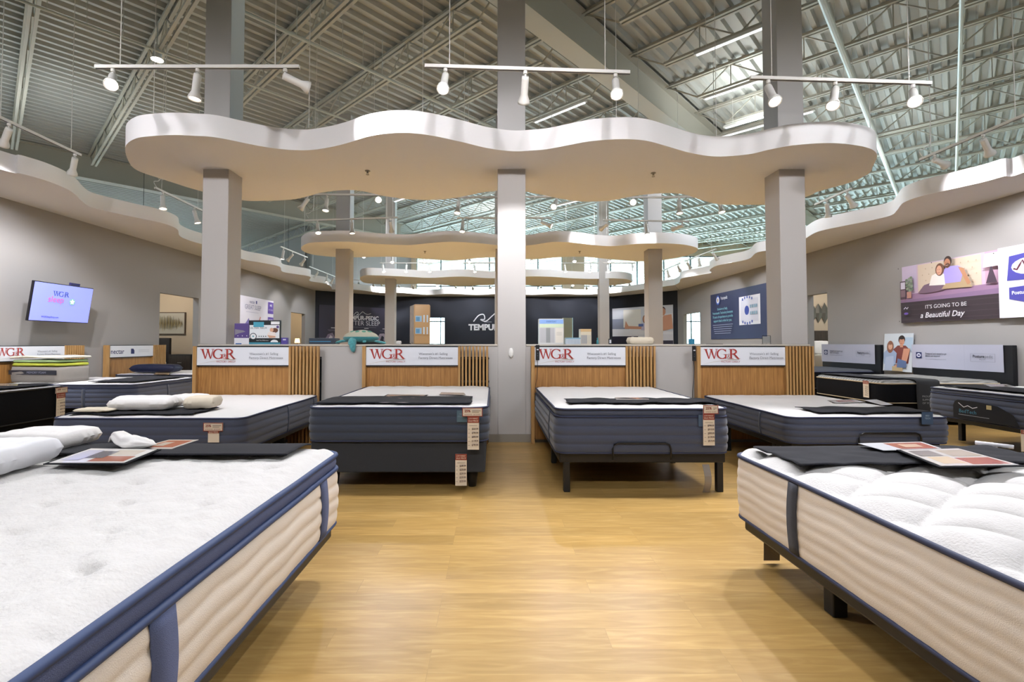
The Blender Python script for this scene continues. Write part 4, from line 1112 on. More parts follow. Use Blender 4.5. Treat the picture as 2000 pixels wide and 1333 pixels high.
card('black framed sheet standing out on the throw left of the middle column', [(738, 781), (812, 781), (832, 772), (760, 771)], .775, '#c9bdb8', art=((.1, .9, .15, .85, '#b0a49f'),), mat_edge=BLKF)
card('pink-printed glossy sheet in front of the black framed one', [(738, 787), (800, 787), (812, 779), (752, 779)], .772, '#d8c6c6', art=((.1, .6, .2, .8, '#b86f6f'),))
card('white card with red print on the throw of the pillow-top mattress', [(1204, 781), (1268, 781), (1262, 777), (1200, 777)], .772, '#e6dcd6', art=((.2, .8, .3, .7, '#b0584c'),))
card('pale card with red print on the thin mattress throw', [(1632, 788), (1690, 786), (1668, 781), (1616, 782)], .652, '#d9d0cb', art=((.2, .8, .3, .7, '#b0584c'),))
card('folded white price cards beside the pale card on the thin mattress', [(1722, 792), (1744, 791), (1712, 781), (1686, 782)], .652, '#ddd8d6')
card('white card on the right edge mattress', [(1935, 756), (1985, 756), (1965, 751), (1920, 751)], .745, '#dcd6d2', art=((.2, .8, .2, .8, '#c7a79c'),))
card('white card on the bed by the nectar headboard', [(300, 732), (330, 732), (333, 728), (305, 728)], .70, '#d9b98c')
card('beige card on the black mattress at the left edge', [(0, 754), (34, 754), (36, 750), (0, 750)], .766, '#c9bba5')
card('folded remote booklet on the pillow of the mattress left of the middle column', [(858, 771), (910, 772), (906, 768), (862, 767)], .766, '#cfcac2', cat='booklet')
p0 = U(1905, 865, z=.70); p1 = U(1980, 874, z=.70)
tag(MB().tube([p0, p1], .012, 10).build('paper_roll', mat('roll_paper', '#eceaf0', .6), None, True), 'slim white paper roll on the throw of the lower right bed', 'paper roll')

# label patches sewn on borders
def patch(label, p, w, h, col, txt, tc, rot=0.):
    o = thing('hang_label', label, 'label', p, rot); s = MB().box(0, w, -.004, 0, -h, 0).build('label_cloth', mat('label_cloth', col, .7), o)
    a = Art(-.0045)
    for i, x in enumerate(txt): a.text(x, w / 2, -h * (.35 + .22 * i), h * .13, tc, 'C', wmax=w * .8)
    a.build('lettering', s)
p = U(892, 803, Y=4.2); patch('grey-blue cloth label under the lip of the mattress left of the middle column', (p.x, 4.222, p.z), .09, .10, '#4f6878', ('SLEEP', 'COLLECTION'), '#7d93a0')
p = U(1803, 806, Y=4.36); patch('blue cloth label hanging at the right corner of the thin mattress', (p.x, 4.378, p.z), .10, .11, '#3f5470', ('BED', 'TECH'), '#9fb4c8')
p = U(1372, 812, Y=4.15); patch('blue cloth label behind the price tag of the pillow-top mattress', (p.x - .02, 4.185, p.z), .06, .10, '#4b6079', (' ',), '#7d93a0')
# half-round black label pocket with white mountain mark on the right edge bed
t = thing('label_pocket', 'black half-round pocket with white zigzag mark and BedTech lettering, right edge mattress', 'label', (5.90, 6.22, .36), -PI / 2)
s = MB(); a = Art(-.004)
a.poly([(.0, 0), (.0, .15), (.02, .20), (.06, .225), (.30, .225), (.55, .20), (.72, .12), (.78, .0)], '#11131c', rough=.8)
a.line([(.07, .19), (.14, .14), (.19, .165), (.25, .14), (.31, .16)], .009, '#e2e2ea'); a.text('BedTech', .08, .07, .045, '#3f87a5', wmax=.30); a.line([(.07, .045), (.45, .045)], .006, '#9fa3ad'); a.rect(.42, .48, .15, .20, '#c4b68a')
a.build('pocket', t)

# wired remotes hanging on headboards
def remote(label, x, y, z, lead):
    t = thing('remote_control', label, 'remote control', (x, y, z))
    MB().rbox(-.022, .026, -.026, -.006, -.20, 0, .008).build('handset', BLK, t)
    a = Art(-.0265); a.rect(-.010, .014, -.068, -.055, '#d8d8dc'); a.ell(.002, -.11, .006, .006, '#55585f'); a.ell(.002, -.14, .006, .006, '#55585f'); a.build('buttons', t)
    MB().tube(smooth_curve([(.0, -.015, -.20), (-.004, -.03, -.30), (-.012, -.035, -.42), (-.03, -.04, -.55), (-.04, -.045, lead)], 5), .0035, 6).build('cable', BLK, t, True)
remote('black wired remote hanging over the sign of the headboard right of the middle column', .575, HBY - .02, 1.28, -.75)
remote('black wired remote hanging at the left edge of the rightmost middle-wall headboard', 2.60, HBY - .02, 1.27, -.72)
# wall thermostat
t = thing('wall_sensor', 'white oval sensor on the middle column above the wall base', 'sensor', (U(998, 690, Y=YW).x, YW, 1.175))
mb = MB().lathe([(0, -.03), (.02, -.03), (.03, -.02), (.032, 0)], axis=(0, 1, 0), n=20)
o = mb.build('cover', mat('white_plastic', '#ece8e2', .4), t, True); o.scale = (1.1, 1, 2.1)

# ==================================================== ON THE MIDDLE WALL CAP
ZC = 1.2875; YM = YW + .12


def board(name, label, cat, px0, px1, py0, Y, th=.02, z0=ZC, base='#e9e9ee', rot=0., tilt=0.):
    a_ = U(px0, py0, Y=Y); b_ = U(px1, py0, Y=Y); w = b_.x - a_.x; h = a_.z - z0
    t = thing(name, label, cat, (a_.x, Y, z0), rot, None, tilt); MB().rbox(0, w, 0, th, 0, h, .002).build('panel', mat('board_face', base, .4), t)
    return t, Art(-.0005), w, h


t, a, w, h = board('display_board', 'dark-edged ULTRA TECH display board with sleeping woman on the wall cap', 'display board', 486, 548, 626, YM, .03, base='#20262b')
a.rect(.0, w, 0, h * .08, '#3c8ba3'); a.rect(.012, w - .012, h * .25, h * .80, '#eef0f2'); a.rect(w * .15, w * .48, h * .72, h * .93, '#4aa3bb'); a.rect(w * .70, w - .01, h * .83, h * .95, '#f2f2f2')
a.text('ULTRA TECH', w * .05, h * .64, h * .09, '#4b565e', wmax=w * .52); a.ell(w * .15, h * .33, w * .11, h * .14, '#39434b'); a.ell(w * .15, h * .33, w * .088, h * .112, '#f3f3f3'); a.ell(w * .15, h * .33, .010, .010, '#2d94a8')
a.ell(w * .83, h * .58, w * .10, h * .10, '#6b4230'); a.ell(w * .73, h * .60, w * .06, h * .085, '#dba98a'); a.poly([(w * .58, h * .36), (w * .64, h * .52), (w * .84, h * .50), (w * .88, h * .30)], '#f5e9e2'); a.poly([(w * .60, h * .38), (w * .66, h * .26), (w * .86, h * .28), (w * .84, h * .34)], '#dba98a')
a.ell(w * .92, h * .72, w * .045, h * .055, '#5b4a86'); a.ell(w * .82, h * .08, w * .12, h * .11, '#eef0f2', a0=0, a1=PI)
for i in range(4): a.ell(w * (.34 + .07 * i), h * .33, .006, .008, '#39434b')
a.text('Feel The Difference', w * .45, h * .14, h * .045, '#e6e6e6', 'C', wmax=w * .45)
a.build('printed_picture', t)
t, a, w, h = board('booklet_display', 'purple folded booklet display with white cover, left of the ULTRA TECH board', 'display', 458, 487, 632, YM, .06, base='#6a5694')
a.rect(.004, w - .004, h * .30, h - .006, '#5b4887'); a.poly([(.01, h * .45), (.01, h * .72), (w * .6, h * .66), (w * .75, h * .60), (w * .3, h * .52)], '#8c8792'); a.rect(0, w, 0, h * .30, '#e6e4ea'); a.rect(w * .1, w * .5, 0, h * .05, '#2f66a8')
for i in range(3): a.ell(w * (.25 + .3 * i), h * .40, .006, .006, '#e8e6f0')
a.build('printed_picture', t)
t, a, w, h = board('card_holder', 'small purple card holder right of the ULTRA TECH board', 'card holder', 549, 561, 660, YM, .05, base='#574a9a')
a.rect(w * .3, w * .8, h * .6, h * .8, '#d8d6ea'); a.build('printed_picture', t)
p = U(607, 661, Y=YM + .1); q = U(658, 661, Y=YM + .1)
t = thing('storage_box', 'dark low box with blue stripe beside the turtle', 'box', (p.x, YM + .03, ZC)); MB().rbox(0, q.x - p.x, 0, .2, 0, p.z - ZC, .004).build('box_body', mat('box_navy', '#2b3340', .5), t)
MB().box(.01, q.x - p.x - .06, -.001, .001, .032, .042).build('stripe', mat('stripe_blue', '#3b85ad', .5), t)

# plush sea turtle lying over the wall cap
p = U(703, 668, Y=YM); TX = p.x
TEAL = mat('teal_plush', '#2f7c80', .95, bump=.4, bscale=60, vary=.25, sheen=.4); TEALL = mat('teal_flipper', '#4f9aa0', .95, bump=.4, bscale=30, vary=.5, sheen=.4)
t = thing('plush_turtle', 'teal plush sea turtle with cream shell lying on the wall cap, one flipper hanging', 'plush turtle', (TX, YM + .06, ZC))
mb = MB()
def sh(u, v):
    a = 2 * PI * u; f = math.sin(v * PI / 2); h = math.cos(v * PI / 2)
    return (.235 * f * math.cos(a), .17 * f * math.sin(a) + .0, .085 + .105 * h * (1 + .1 * noise.noise(Vector((u * 6, v * 3, 0)))))
mb.grid(sh, 28, 12); s = mb.build('shell', mat('shell_cream', '#b5b3a0', .95, bump=.5, bscale=30), t, True)
mb = MB()
for k in range(9):
    a = 2 * PI * k / 9 + .3; f = .55; c = Vector((.235 * f * math.cos(a), .17 * f * math.sin(a), .085 + .105 * math.sqrt(1 - f * f))); nrm = Vector((c.x / .055, c.y / .029, (c.z - .085) / .011)).normalized()
    mb.lathe([(0, .006), (.022, .005), (.030, -.002)], c, nrm, 12)
mb.build('shell_spot', mat('spot_green', '#5f9a86', .95), s, True)
mb = MB().lathe([(0, .02), (.19, .03), (.225, .06), (.245, .085), (.235, .10), (.1, .10)], n=28); o = mb.build('body', TEAL, t, True); o.scale = (1, .75, 1)


def flipper(pts, ws, th=.018, hang=False):
    C = smooth_curve(pts, 5); n = len(C); mb = MB(); R = []
    for i, c in enumerate(C):
        k = i / (n - 1); w = ws[0] + (ws[1] - ws[0]) * math.sin(PI * min(1, k * 1.15)) if k < .87 else ws[1] * .45 * (1 - k) / .13 + .012
        R.append(w)
    mb.tube(C, R, 12, rz=.45 if not hang else .8); mb.build('flipper', TEALL, t, True)
flipper([(-.14, -.02, .05), (-.22, -.05, .045), (-.29, -.05, .03), (-.33, -.04, .018)], (.03, .042))
flipper([(.16, .0, .05), (.24, -.04, .035), (.31, -.04, .022), (.345, -.04, .015)], (.03, .036))
flipper([(-.06, -.10, .06), (-.07, -.165, .05), (-.06, -.205, .0), (-.05, -.21, -.06), (-.04, -.21, -.105)], (.035, .055), hang=True)
flipper([(.07, -.11, .055), (.08, -.14, .045), (.085, -.16, .02)], (.02, .026))

# wrapped pillow carton with windows
p = U(793, 640, Y=YM); q = U(840, 640, Y=YM); w = .225; h = .54
t = thing('pillow_carton', 'tall tan carton with see-through windows in plastic wrap on the wall cap', 'carton', (U(809, 640, Y=YM - .02).x, YM - .04, ZC), .34)
MB().rbox(0, w, 0, .30, 0, h, .022, seg=3).build('carton_body', mat('kraft_board', '#c39b6c', .35), t, True).rotation_euler = (0, 0, 0)
c = MB().rbox(-.006, .0, .01, .29, .01, h - .01, .002).build('wrapped_side', mat('crinkled_wrap', '#a99f96', .2, bump=.9, bscale=22, vary=.25), t)
a = Art(-.0012)
for z in (h * .26, h * .56):
    a.rect(w * .08, w * .46, z, z + h * .15, '#a5c4d8', rough=.15); a.rect(w * .12, w * .34, z + .01, z + h * .12, '#6fa0c4', rough=.15); a.rect(w * .56, w * .64, z - .005, z + h * .17, '#d5e4ee', rough=.15); a.rect(w * .76, w * .84, z - .005, z + h * .17, '#d5e4ee', rough=.15)
a.rect(w * .05, w * .95, h * .22, h * .235, '#b18755'); a.build('window_film', t)
t = MB(); o = pillow('small white crumpled wad beside the third-row pillar on the wall cap', (U(779, 670, Y=YM).x, YM, ZC), .07, .05, .045, seed=9, pinch=.6)

# bedding packs right of the middle column
t, a, w, h = board('bedding_pack', 'clear zip pack of grey bedding with blue header on the wall cap', 'bedding pack', 1053, 1101, 623, YM, .16, base='#c9c8c6')
a.rect(0.005, w - .005, h * .78, h * .97, '#86a8dc'); a.rect(.005, w - .005, h * .66, h * .80, '#cdd9b9'); a.rect(.01, w * .62, .02, h * .64, '#b3b1b3'); a.rect(w * .28, w * .45, .02, h * .64, '#8f9090'); a.rect(w * .66, w * .97, .02, h * .64, '#dcd4c8')
for i in range(3): a.rect(w * .70, w * .92, h * (.36 + .05 * i), h * (.37 + .05 * i), '#8f8a84')
a.text('EVERYDAY', w * .5, h * .86, .022, '#3f5f96', 'C', wmax=w * .4); a.build('printed_picture', t)
t, a, w, h = board('bedding_pack', 'low flat pack with pale blue pattern on the wall cap', 'bedding pack', 1105, 1134, 660, YM, .12, base='#c9d2da')
for i in range(9): a.rect(w * (.05 + i * .1), w * (.09 + i * .1), .004, h * .7, '#a9b4c2')
a.rect(0, w, h * .8, h, '#8fb4cc'); a.build('printed_picture', t)
t, a, w, h = board('bedding_pack', 'beige cube pack of folded sheets left of the small bottle', 'bedding pack', 1134, 1155, 643, YM, .14, base='#d9cdb4')
a.rect(0, w, h * .82, h, '#cfae7e'); a.rect(.006, w * .62, .006, h * .6, '#a3a19f'); a.rect(w * .66, w * .95, .006, h * .6, '#c5bdae'); a.build('printed_picture', t)
p = U(1167, 660, Y=YM); tag(MB().lathe([(0, 0), (.016, 0), (.016, .05), (.007, .058), (.007, .07), (.010, .07), (.010, .085), (0, .085)], n=14).build('bottle', mat('teal_bottle', '#3f8a94', .2), None, True, loc=(p.x, YM, ZC)), 'small teal bottle by the right third-row pillar', 'bottle')
t, a, w, h = board('phone_display', 'small black phone-shaped display by the right second-row pillar', 'display', 1189, 1195, 662, YM, .02, base='#20242a')
a.rect(w * .2, w * .8, h * .2, h * .8, '#c7c9d2'); a.build('printed_picture', t)
p = U(1250, 665, Y=YM); pillow('cream folded mattress cover lying on the wall cap above the slats', (p.x, YM + .0, ZC), .34, .20, .095, m=mat('cream_cover', '#ded2bd', .9), seed=11, pinch=.3)
p = U(1497, 660, Y=YM)
t = thing('wire_rack', 'small black wire rack beside the right front column', 'rack', (p.x, YM, ZC)); w = .11; h = .115
m_ = MB()
for x in (-w / 2, w / 2): m_.tube([(x, 0, 0), (x, 0, h)], .003, 5)
m_.tube([(-w / 2, 0, h), (w / 2, 0, h)], .003, 5); m_.tube([(-w / 2 - .01, -.04, .003), (-w / 2, .03, .003)], .003, 5)
m_.build('wire_frame', BLK, t); MB().box(-w / 2, w / 2, .004, .008, .02, h - .01).build('card_stack', mat('card_grey', '#8b8a88', .6), t)
p = U(1352, 662, Y=YM + .1); t = thing('card_holder', 'blue acrylic card holder above the rightmost remote', 'card holder', (U(1346, 662, Y=YM).x, YM, ZC)); MB().rbox(0, .075, 0, .03, 0, .075, .004).build('panel', mat('acrylic_blue', '#3b7f9c', .2), t)
p = U(1385, 671, Y=YM + .1); tag(MB().box(p.x, p.x + .18, YM + .08, YM + .2, ZC, ZC + .006).build('flat_tray', BLK), 'thin black tray lying behind the rightmost middle-wall sign', 'tray')

# ====================================================================== TV
p = U(122, 590, X=-7.47)
t = thing('television', 'wall-mounted television tilted forward showing WG&R sleep', 'television', (-7.46, p.y, U(122, 593, X=-7.46).z), PI / 2, None, math.radians(8))
w, h = 1.16, .66
MB().rbox(-w / 2, w / 2, 0, .045, -h / 2, h / 2, .008).build('housing', mat('tv_black', '#15151c', .3), t)
MB().beam((0, .04, 0), (0, .36, .0), .25, .25).build('wall_mount', BLK, t)
MB().box(.10, .28, .0, .04, h / 2, h / 2 + .045).build('camera_box', mat('tv_purple', '#2d2a5c', .3), t)
scr = MB(); s = MB().box(-w / 2 + .012, w / 2 - .012, -.003, .001, -h / 2 + .014, h / 2 - .014).build('screen', mat('screen_glow', '#8790ec', .2, emit=1.0), t)
a = Art(-.0035)
a.mi('#8f97ea')
def etx(tx, x, z, hh, c, **k): a.text(tx, x, z, hh, c, emit=.9, **k)
wgr(a, -.22, .115, .085, '#3a4fae', '#3a4fae')
etx('sleep', -.30, .01, .105, '#c0568f', bold=.0, wmax=.34); a.ell(.16, .04, .055, .055, '#7fae9a', emit=.8)
P = [(.16 + .05 * math.cos(PI / 2 + i * PI / 5) * (1 if i % 2 == 0 else .45), .04 + .05 * math.sin(PI / 2 + i * PI / 5) * (1 if i % 2 == 0 else .45)) for i in range(10)]; a.poly(P, '#e6e8ff', emit=1.)
etx('WGRSleepShop.com', -.38, -.26, .028, '#30337a', bold=.02, wmax=.32)
a.build('screen_picture', s)
lg = bpy.data.lights.new('screen_light', 'AREA'); lg.size = 1.; lg.energy = 3; lg.color = (.7, .7, 1)

# ================================================== PRINTS ON THE SIDE WALLS
def wall_panel(name, label, cat, loc, rot, w, z0, z1, base, th=.015, tilt=0.):
    t = thing(name, label, cat, loc, rot, None, tilt); MB().box(0, w, 0, th, z0, z1).build('panel', mat('panel_face', base, .45), t)
    return t, Art(-.001, .001)


# right wall: long banner, photo of a couple, dark band of words, white end
t, a = wall_panel('wall_banner', 'long right wall banner with couple on a bed reading a Beautiful Day', 'banner', (XR - .02, 9.57, 0), -PI / 2, 3.2, 1.70, 2.81, '#e9e6ee')
W = 1.90; z0, z1 = 1.70, 2.81; H = z1 - z0
a.rect(0, W, z0 + .45 * H, z1, '#cdb4c8'); a.rect(0, .33, z0 + .6 * H, z1, '#c9b9d2'); a.rect(1.62, W + .1, z0 + .45 * H, z1, '#c79fb4')
a.rect(.36, 1.56, z0 + .46 * H, z0 + .985 * H, '#d8c5b0')
for i in range(8):
    for j in range(4): a.ell(.46 + i * .14 + (j % 2) * .07, z0 + (.60 + j * .10) * H, .012, .014, '#c0a990', n=8)
a.poly([(0, z0 + .36 * H), (W, z0 + .36 * H), (W, z0 + .52 * H), (.2, z0 + .50 * H), (0, z0 + .42 * H)], '#9c7a98')
a.poly([(0, z0 + .30 * H), (W, z0 + .30 * H), (W, z0 + .44 * H), (0, z0 + .40 * H)], '#8b6f8f')
a.rect(0, W, z0, z0 + .36 * H, '#3d3238')
for k in range(4): a.rect(0, W, z0 + (.05 + .085 * k) * H, z0 + (.058 + .085 * k) * H, '#4d4148')
a.rect(.0, .13, z0 + .42 * H, z0 + .74 * H, '#5a4550'); a.rect(.015, .115, z0 + .60 * H, z0 + .72 * H, '#d8cfe0'); a.rect(.015, .115, z0 + .46 * H, z0 + .58 * H, '#8a6f78')
for i in range(14): a.ell(.22 + .06 * math.sin(i * 2.1), z0 + (.56 + .017 * i) * H, .032, .028, '#6f7f6a' if i % 2 else '#8f9c86', n=8)
a.rect(.17, .27, z0 + .43 * H, z0 + .54 * H, '#c58f80')
# woman and man sitting
a.poly([(.42, z0 + .50 * H), (.55, z0 + .62 * H), (.78, z0 + .66 * H), (.98, z0 + .60 * H), (.95, z0 + .50 * H), (.60, z0 + .48 * H)], '#7c6273')
a.poly([(.90, z0 + .52 * H), (1.02, z0 + .64 * H), (1.32, z0 + .70 * H), (1.46, z0 + .50 * H)], '#b59b78')
a.poly([(.92, z0 + .60 * H), (.93, z0 + .80 * H), (1.02, z0 + .87 * H), (1.22, z0 + .86 * H), (1.32, z0 + .78 * H), (1.26, z0 + .60 * H)], '#a99ae0')
a.poly([(1.22, z0 + .84 * H), (1.32, z0 + .80 * H), (1.44, z0 + .56 * H), (1.38, z0 + .54 * H)], '#b98563')
a.poly([(.66, z0 + .60 * H), (.72, z0 + .76 * H), (.84, z0 + .80 * H), (.96, z0 + .76 * H), (.98, z0 + .58 * H)], '#ece4de')
a.ell(.88, z0 + .84 * H, .085, .115, '#6f4a38'); a.ell(.87, z0 + .83 * H, .055, .085, '#dba488')
a.ell(1.04, z0 + .95 * H, .075, .095, '#3a2a26'); a.ell(1.03, z0 + .92 * H, .058, .085, '#b87f60'); a.ell(1.035, z0 + .885 * H, .05, .04, '#5a3c30')
a.line([(.84, z0 + .795 * H), (.865, z0 + .785 * H), (.89, z0 + .795 * H)], .007, '#a5524a'); a.line([(1.0, z0 + .892 * H), (1.025, z0 + .885 * H), (1.05, z0 + .892 * H)], .006, '#d8b8a8')
for x, z in ((.85, .84), (.885, .84), (1.01, .93), (1.048, .93)): a.ell(x, z0 + z * H, .006, .005, '#3a2a22', n=8)
a.poly([(1.66, z0 + .76 * H), (1.69, z0 + .96 * H), (1.90, z0 + .96 * H), (1.93, z0 + .76 * H)], '#ded6dc'); a.poly([(1.78, z0 + .76 * H), (1.80, z0 + .76 * H), (1.88, z0 + .52 * H), (1.70, z0 + .52 * H)], '#4b3a48')
a.rect(W, 3.2, z0, z1, '#e4e2ec')
a.text("IT'S GOING TO BE", .98, z0 + .22 * H, .070, '#e8e6ea', 'C', wmax=.80); a.text('a Beautiful Day', .90, z0 + .07 * H, .100, '#e8e6ea', 'C', sh=.25, bold=.012, wmax=1.20)
a.ell(.17, z0 + .16 * H, .05, .022, '#6a4fa8'); a.line([(.12, z0 + .24 * H), (.16, z0 + .27 * H), (.19, z0 + .24 * H), (.22, z0 + .27 * H)], .018, '#cfc8da')
a.poly([(2.03, z0 + .52 * H), (2.07, z0 + .86 * H), (2.6, z0 + .90 * H), (2.6, z0 + .50 * H)], '#4d4aa2'); a.ell(2.36, z0 + .70 * H, .26, .13, '#e9e9f2')
a.line([(2.13, z0 + .68 * H), (2.18, z0 + .66 * H), (2.22, z0 + .72 * H), (2.26, z0 + .78 * H), (2.30, z0 + .70 * H)], .028, '#5a1f33')
a.poly([(2.06, z0 + .26 * H), (2.06, z0 + .42 * H), (2.6, z0 + .44 * H), (2.6, z0 + .20 * H), (2.3, z0 + .20 * H)], '#4d4aa2'); a.text('Posturepedic', 2.10, z0 + .32 * H, .055, '#eeeef6', bold=.02, wmax=.46)
for x, z in ((.02, .97), (.02, .03), (.75, .97), (.75, .03), (1.85, .94), (1.80, .04)): a.ell(x, z0 + z * H, .010, .010, '#2f2a2e', n=8)
a.build('printed_picture', t)

# right wall: blue information board farther back
yA = U(1389, 600, X=XR).y; yB = U(1500, 600, X=XR).y
t, a = wall_panel('information_board', 'large navy board with white diagram on the right wall beyond the front column', 'sign board', (XR - .02, yA, 0), -PI / 2, yA - yB, 1.45, 3.10, '#33365c', .03)
W = yA - yB; z0, z1 = 1.45, 3.10; H = z1 - z0
a.rect(W * .56, W * .90, z0 + .27 * H, z0 + .83 * H, '#e6e5ec'); a.rect(W * .59, W * .87, z0 + .33 * H, z0 + .77 * H, '#d3d3e0')
a.ell(W * .69, z0 + .55 * H, .14, .15, '#3b4b9c')
for i in range(5):
    an = math.radians(60 + i * 15); a.rect(W * .70 + .55 * math.cos(an) - .04, W * .70 + .55 * math.cos(an) + .04, z0 + .55 * H + .42 * math.sin(an) - .04, z0 + .55 * H + .42 * math.sin(an) + .04, '#5b6ab0')
    a.rect(W * .70 + .55 * math.cos(an) - .04, W * .70 + .55 * math.cos(an) + .04, z0 + .55 * H - .42 * math.sin(an) - .04, z0 + .55 * H - .42 * math.sin(an) + .04, '#5b6ab0')
for i in range(4):
    a.rect(W * (.745 + .032 * i), W * (.765 + .032 * i), z0 + .59 * H, z0 + .65 * H, '#8fb0c4'); a.rect(W * (.745 + .032 * i), W * (.765 + .032 * i), z0 + .46 * H, z0 + .52 * H, '#8fb0c4')
a.ell(W * .17, z0 + .85 * H, .15, .17, '#3f5fc0'); a.ell(W * .17, z0 + .85 * H, .11, .12, '#eceef6'); a.ell(W * .17, z0 + .85 * H, .05, .06, '#c9b28a'); a.text('Posturepedic', W * .23, z0 + .85 * H, .11, '#e6e6f0', bold=.02, wmax=W * .13)
for k, s in enumerate(('Exclusive to Sealy,', 'Posturepedic Technology leverages', '70 years of experience to provide', 'support that is right for you.')): a.text(s, W * .26, z0 + (.63 - .085 * k) * H, .085, '#7fb8c8', 'C', bold=.02, wmax=W * (.20 if k == 0 else .40))
for k in range(5): a.rect(W * (.06 + .01 * k), W * (.46 - .01 * k), z0 + (.30 - .045 * k) * H, z0 + (.312 - .045 * k) * H, '#9aa0bc')
a.build('printed_picture', t)

# leaning photo board between the two right wall headboards
t, a = wall_panel('photo_board', 'photo board of a smiling couple leaning on the right wall between the headboards', 'photo board', (8.0, 10.0, 0), -PI / 2, .68, .74, 1.50, '#cfd6dc', .012, math.radians(-4))
a.rect(.0, .68, .74, 1.50, '#c7cdd2'); a.rect(.40, .68, 1.15, 1.42, '#a9bccd')
person_print(a, .43, 1.34, .58, '#c98f74', '#2f2523', '#7c3f38'); person_print(a, .17, 1.24, .48, '#d9a88c', '#8a5a44', '#9aa9c4', True)
a.poly([(.50, 1.20), (.65, 1.20), (.58, .92), (.30, .78), (.27, .83), (.46, .96)], '#c98f74'); a.poly([(.05, .75), (.08, 1.02), (.27, 1.05), (.30, .75)], '#aeb9cf'); a.rect(.25, .50, .75, .84, '#b7a27c'); a.poly([(.36, .82), (.37, 1.0), (.58, .95), (.58, .82)], '#5d6f94')
a.build('printed_picture', t)
# white foam board edge at the far right
t = thing('sign_board', 'white foam sign board leaning at the right edge of the view', 'sign board', (7.72, 7.0, .70), -.05)
c = MB().add([(0, 0, 0), (.5, 0, 0), (.5, 0, .95), (.11, 0, .95), (0, .012, 0), (.5, .012, 0), (.5, .012, .95), (.11, .012, .95)], [(0, 1, 2, 3), (7, 6, 5, 4), (0, 4, 5, 1), (1, 5, 6, 2), (2, 6, 7, 3), (3, 7, 4, 0)]).build('board_panel', mat('foam_board', '#cdd6d2', .6), t)
# left wall: nectar poster
yA = 14.3; yB = U(533, 600, X=XL).y
t, a = wall_panel('wall_poster', 'white GREAT SLEEP poster with purple boxes on the left wall', 'poster', (XL + .02, yA, 0), PI / 2, yB - yA, 1.55, 2.80, '#e6dfe8')
W = yB - yA; z0, z1 = 1.55, 2.80; H = z1 - z0
a.text('nectar', W * .42, z0 + .84 * H, .10, '#4a4480', wmax=.34); a.rect(W * .56, W * .585, z0 + .84 * H, z0 + .92 * H, '#33307a')
a.text('GREAT SLEEP', W * .32, z0 + .68 * H, .15, '#8b86a0', wmax=1.05); a.rect(W * .34, W * .62, z0 + .60 * H, z0 + .61 * H, '#b9b2c6')
a.poly([(W * .25, z0 + .1 * H), (W * .25, z0 + .15 * H), (W * .40, z0 + .45 * H), (W * .50, z0 + .12 * H)], '#7d6fae'); a.poly([(W * .36, z0 + .24 * H), (W * .40, z0 + .32 * H), (W * .43, z0 + .24 * H)], '#ece8f4')
a.poly([(W * .55, z0 + .1 * H), (W * .58, z0 + .1 * H), (W * .68, z0 + .5 * H), (W * .66, z0 + .52 * H)], '#cf8f88'); a.ell(W * .74, z0 + .36 * H, .08, .09, '#6f9a70'); a.rect(W * .71, W * .77, z0 + .1 * H, z0 + .27 * H, '#d9b8a8')
for k, s in enumerate((('WE', 'RETURNS'), ('MADE', 'IN USA'))):
    q = z0 + (.63 - .42 * k) * H; a.rect(W * .85, W * .99, q, q + .32 * H, '#6a4fa8'); a.text(s[0], W * .92, q + .20 * H, .075, '#f0eef6', 'C', bold=.03, wmax=.3); a.text(s[1], W * .92, q + .08 * H, .06, '#d6cfe8', 'C', wmax=.33)
a.build('printed_picture', t)

# back wall prints
v0 = Vector((XL, YC, 0)); v1 = Vector((bx[0], YB, 0)); d = (v1 - v0); L = d.length; ang = math.atan2(d.y, d.x); nrm = Vector((d.y, -d.x, 0)).normalized() * .03
t, a = wall_panel('wall_poster', 'dark poster with white TEMPUR-PEDIC words on the far left slanted wall', 'poster', v0 + d * .04 + nrm, ang, L * .94, 1.2, 3.02, '#3d3a4c', .02)
W = L * .94; z0, z1 = 1.2, 3.02; H = z1 - z0
a.rect(0, W, z0, z1, '#3c394b')
def body_line(cx, cz, s, c='#e9e9ee', w=.05):
    a.line([(cx - 1.1 * s + q.x * s, cz + q.y * s) for q in smooth_curve([(0, 0, 0), (.25, .30, 0), (.5, .35, 0), (.55, .12, 0), (.35, .10, 0), (.62, .02, 0), (.95, .30, 0), (1.15, .42, 0), (1.45, .22, 0), (1.8, .14, 0), (2.2, .26, 0)], 5)], w * s, c)
body_line(W * .565, z0 + .78 * H, .40); a.text('TEMPUR-PEDIC', W * .565, z0 + .66 * H, .20, '#ecebf2', 'C', bold=.03, wmax=1.7); a.text('BETTER SLEEP', W * .565, z0 + .52 * H, .22, '#d6d4de', 'C', wmax=1.95); a.rect(W * .36, W * .76, z0 + .47 * H, z0 + .475 * H, '#a9a6b8')
for x in (.18, .62, .88): a.rect(W * (x - .03), W * (x + .03), z0 + .43 * H, z0 + .45 * H, '#cfcdd8'); a.rect(W * (x - .07), W * (x + .07), z0 + .385 * H, z0 + .395 * H, '#77748a'); a.rect(W * (x - .06), W * (x + .06), z0 + .36 * H, z0 + .37 * H, '#77748a')
for q in range(7):
    x = W * (.06 + q * .14); a.poly([(x, z0 + (.10 + .03 * (q % 3)) * H), (x + W * .05, z0 + (.28 + .03 * (q % 2)) * H), (x + W * .11, z0 + .32 * H), (x + W * .16, z0 + (.12 + .05 * (q % 2)) * H), (x + W * .08, z0 + .02 * H)], ('#8d7f95', '#4b4558', '#b9abbd')[q % 3])
    a.poly([(x + W * .05, z0 + .12 * H), (x + W * .08, z0 + .26 * H), (x + W * .11, z0 + .22 * H), (x + W * .10, z0 + .08 * H)], ('#d9cfdc', '#77697f', '#3a3546')[q % 3])
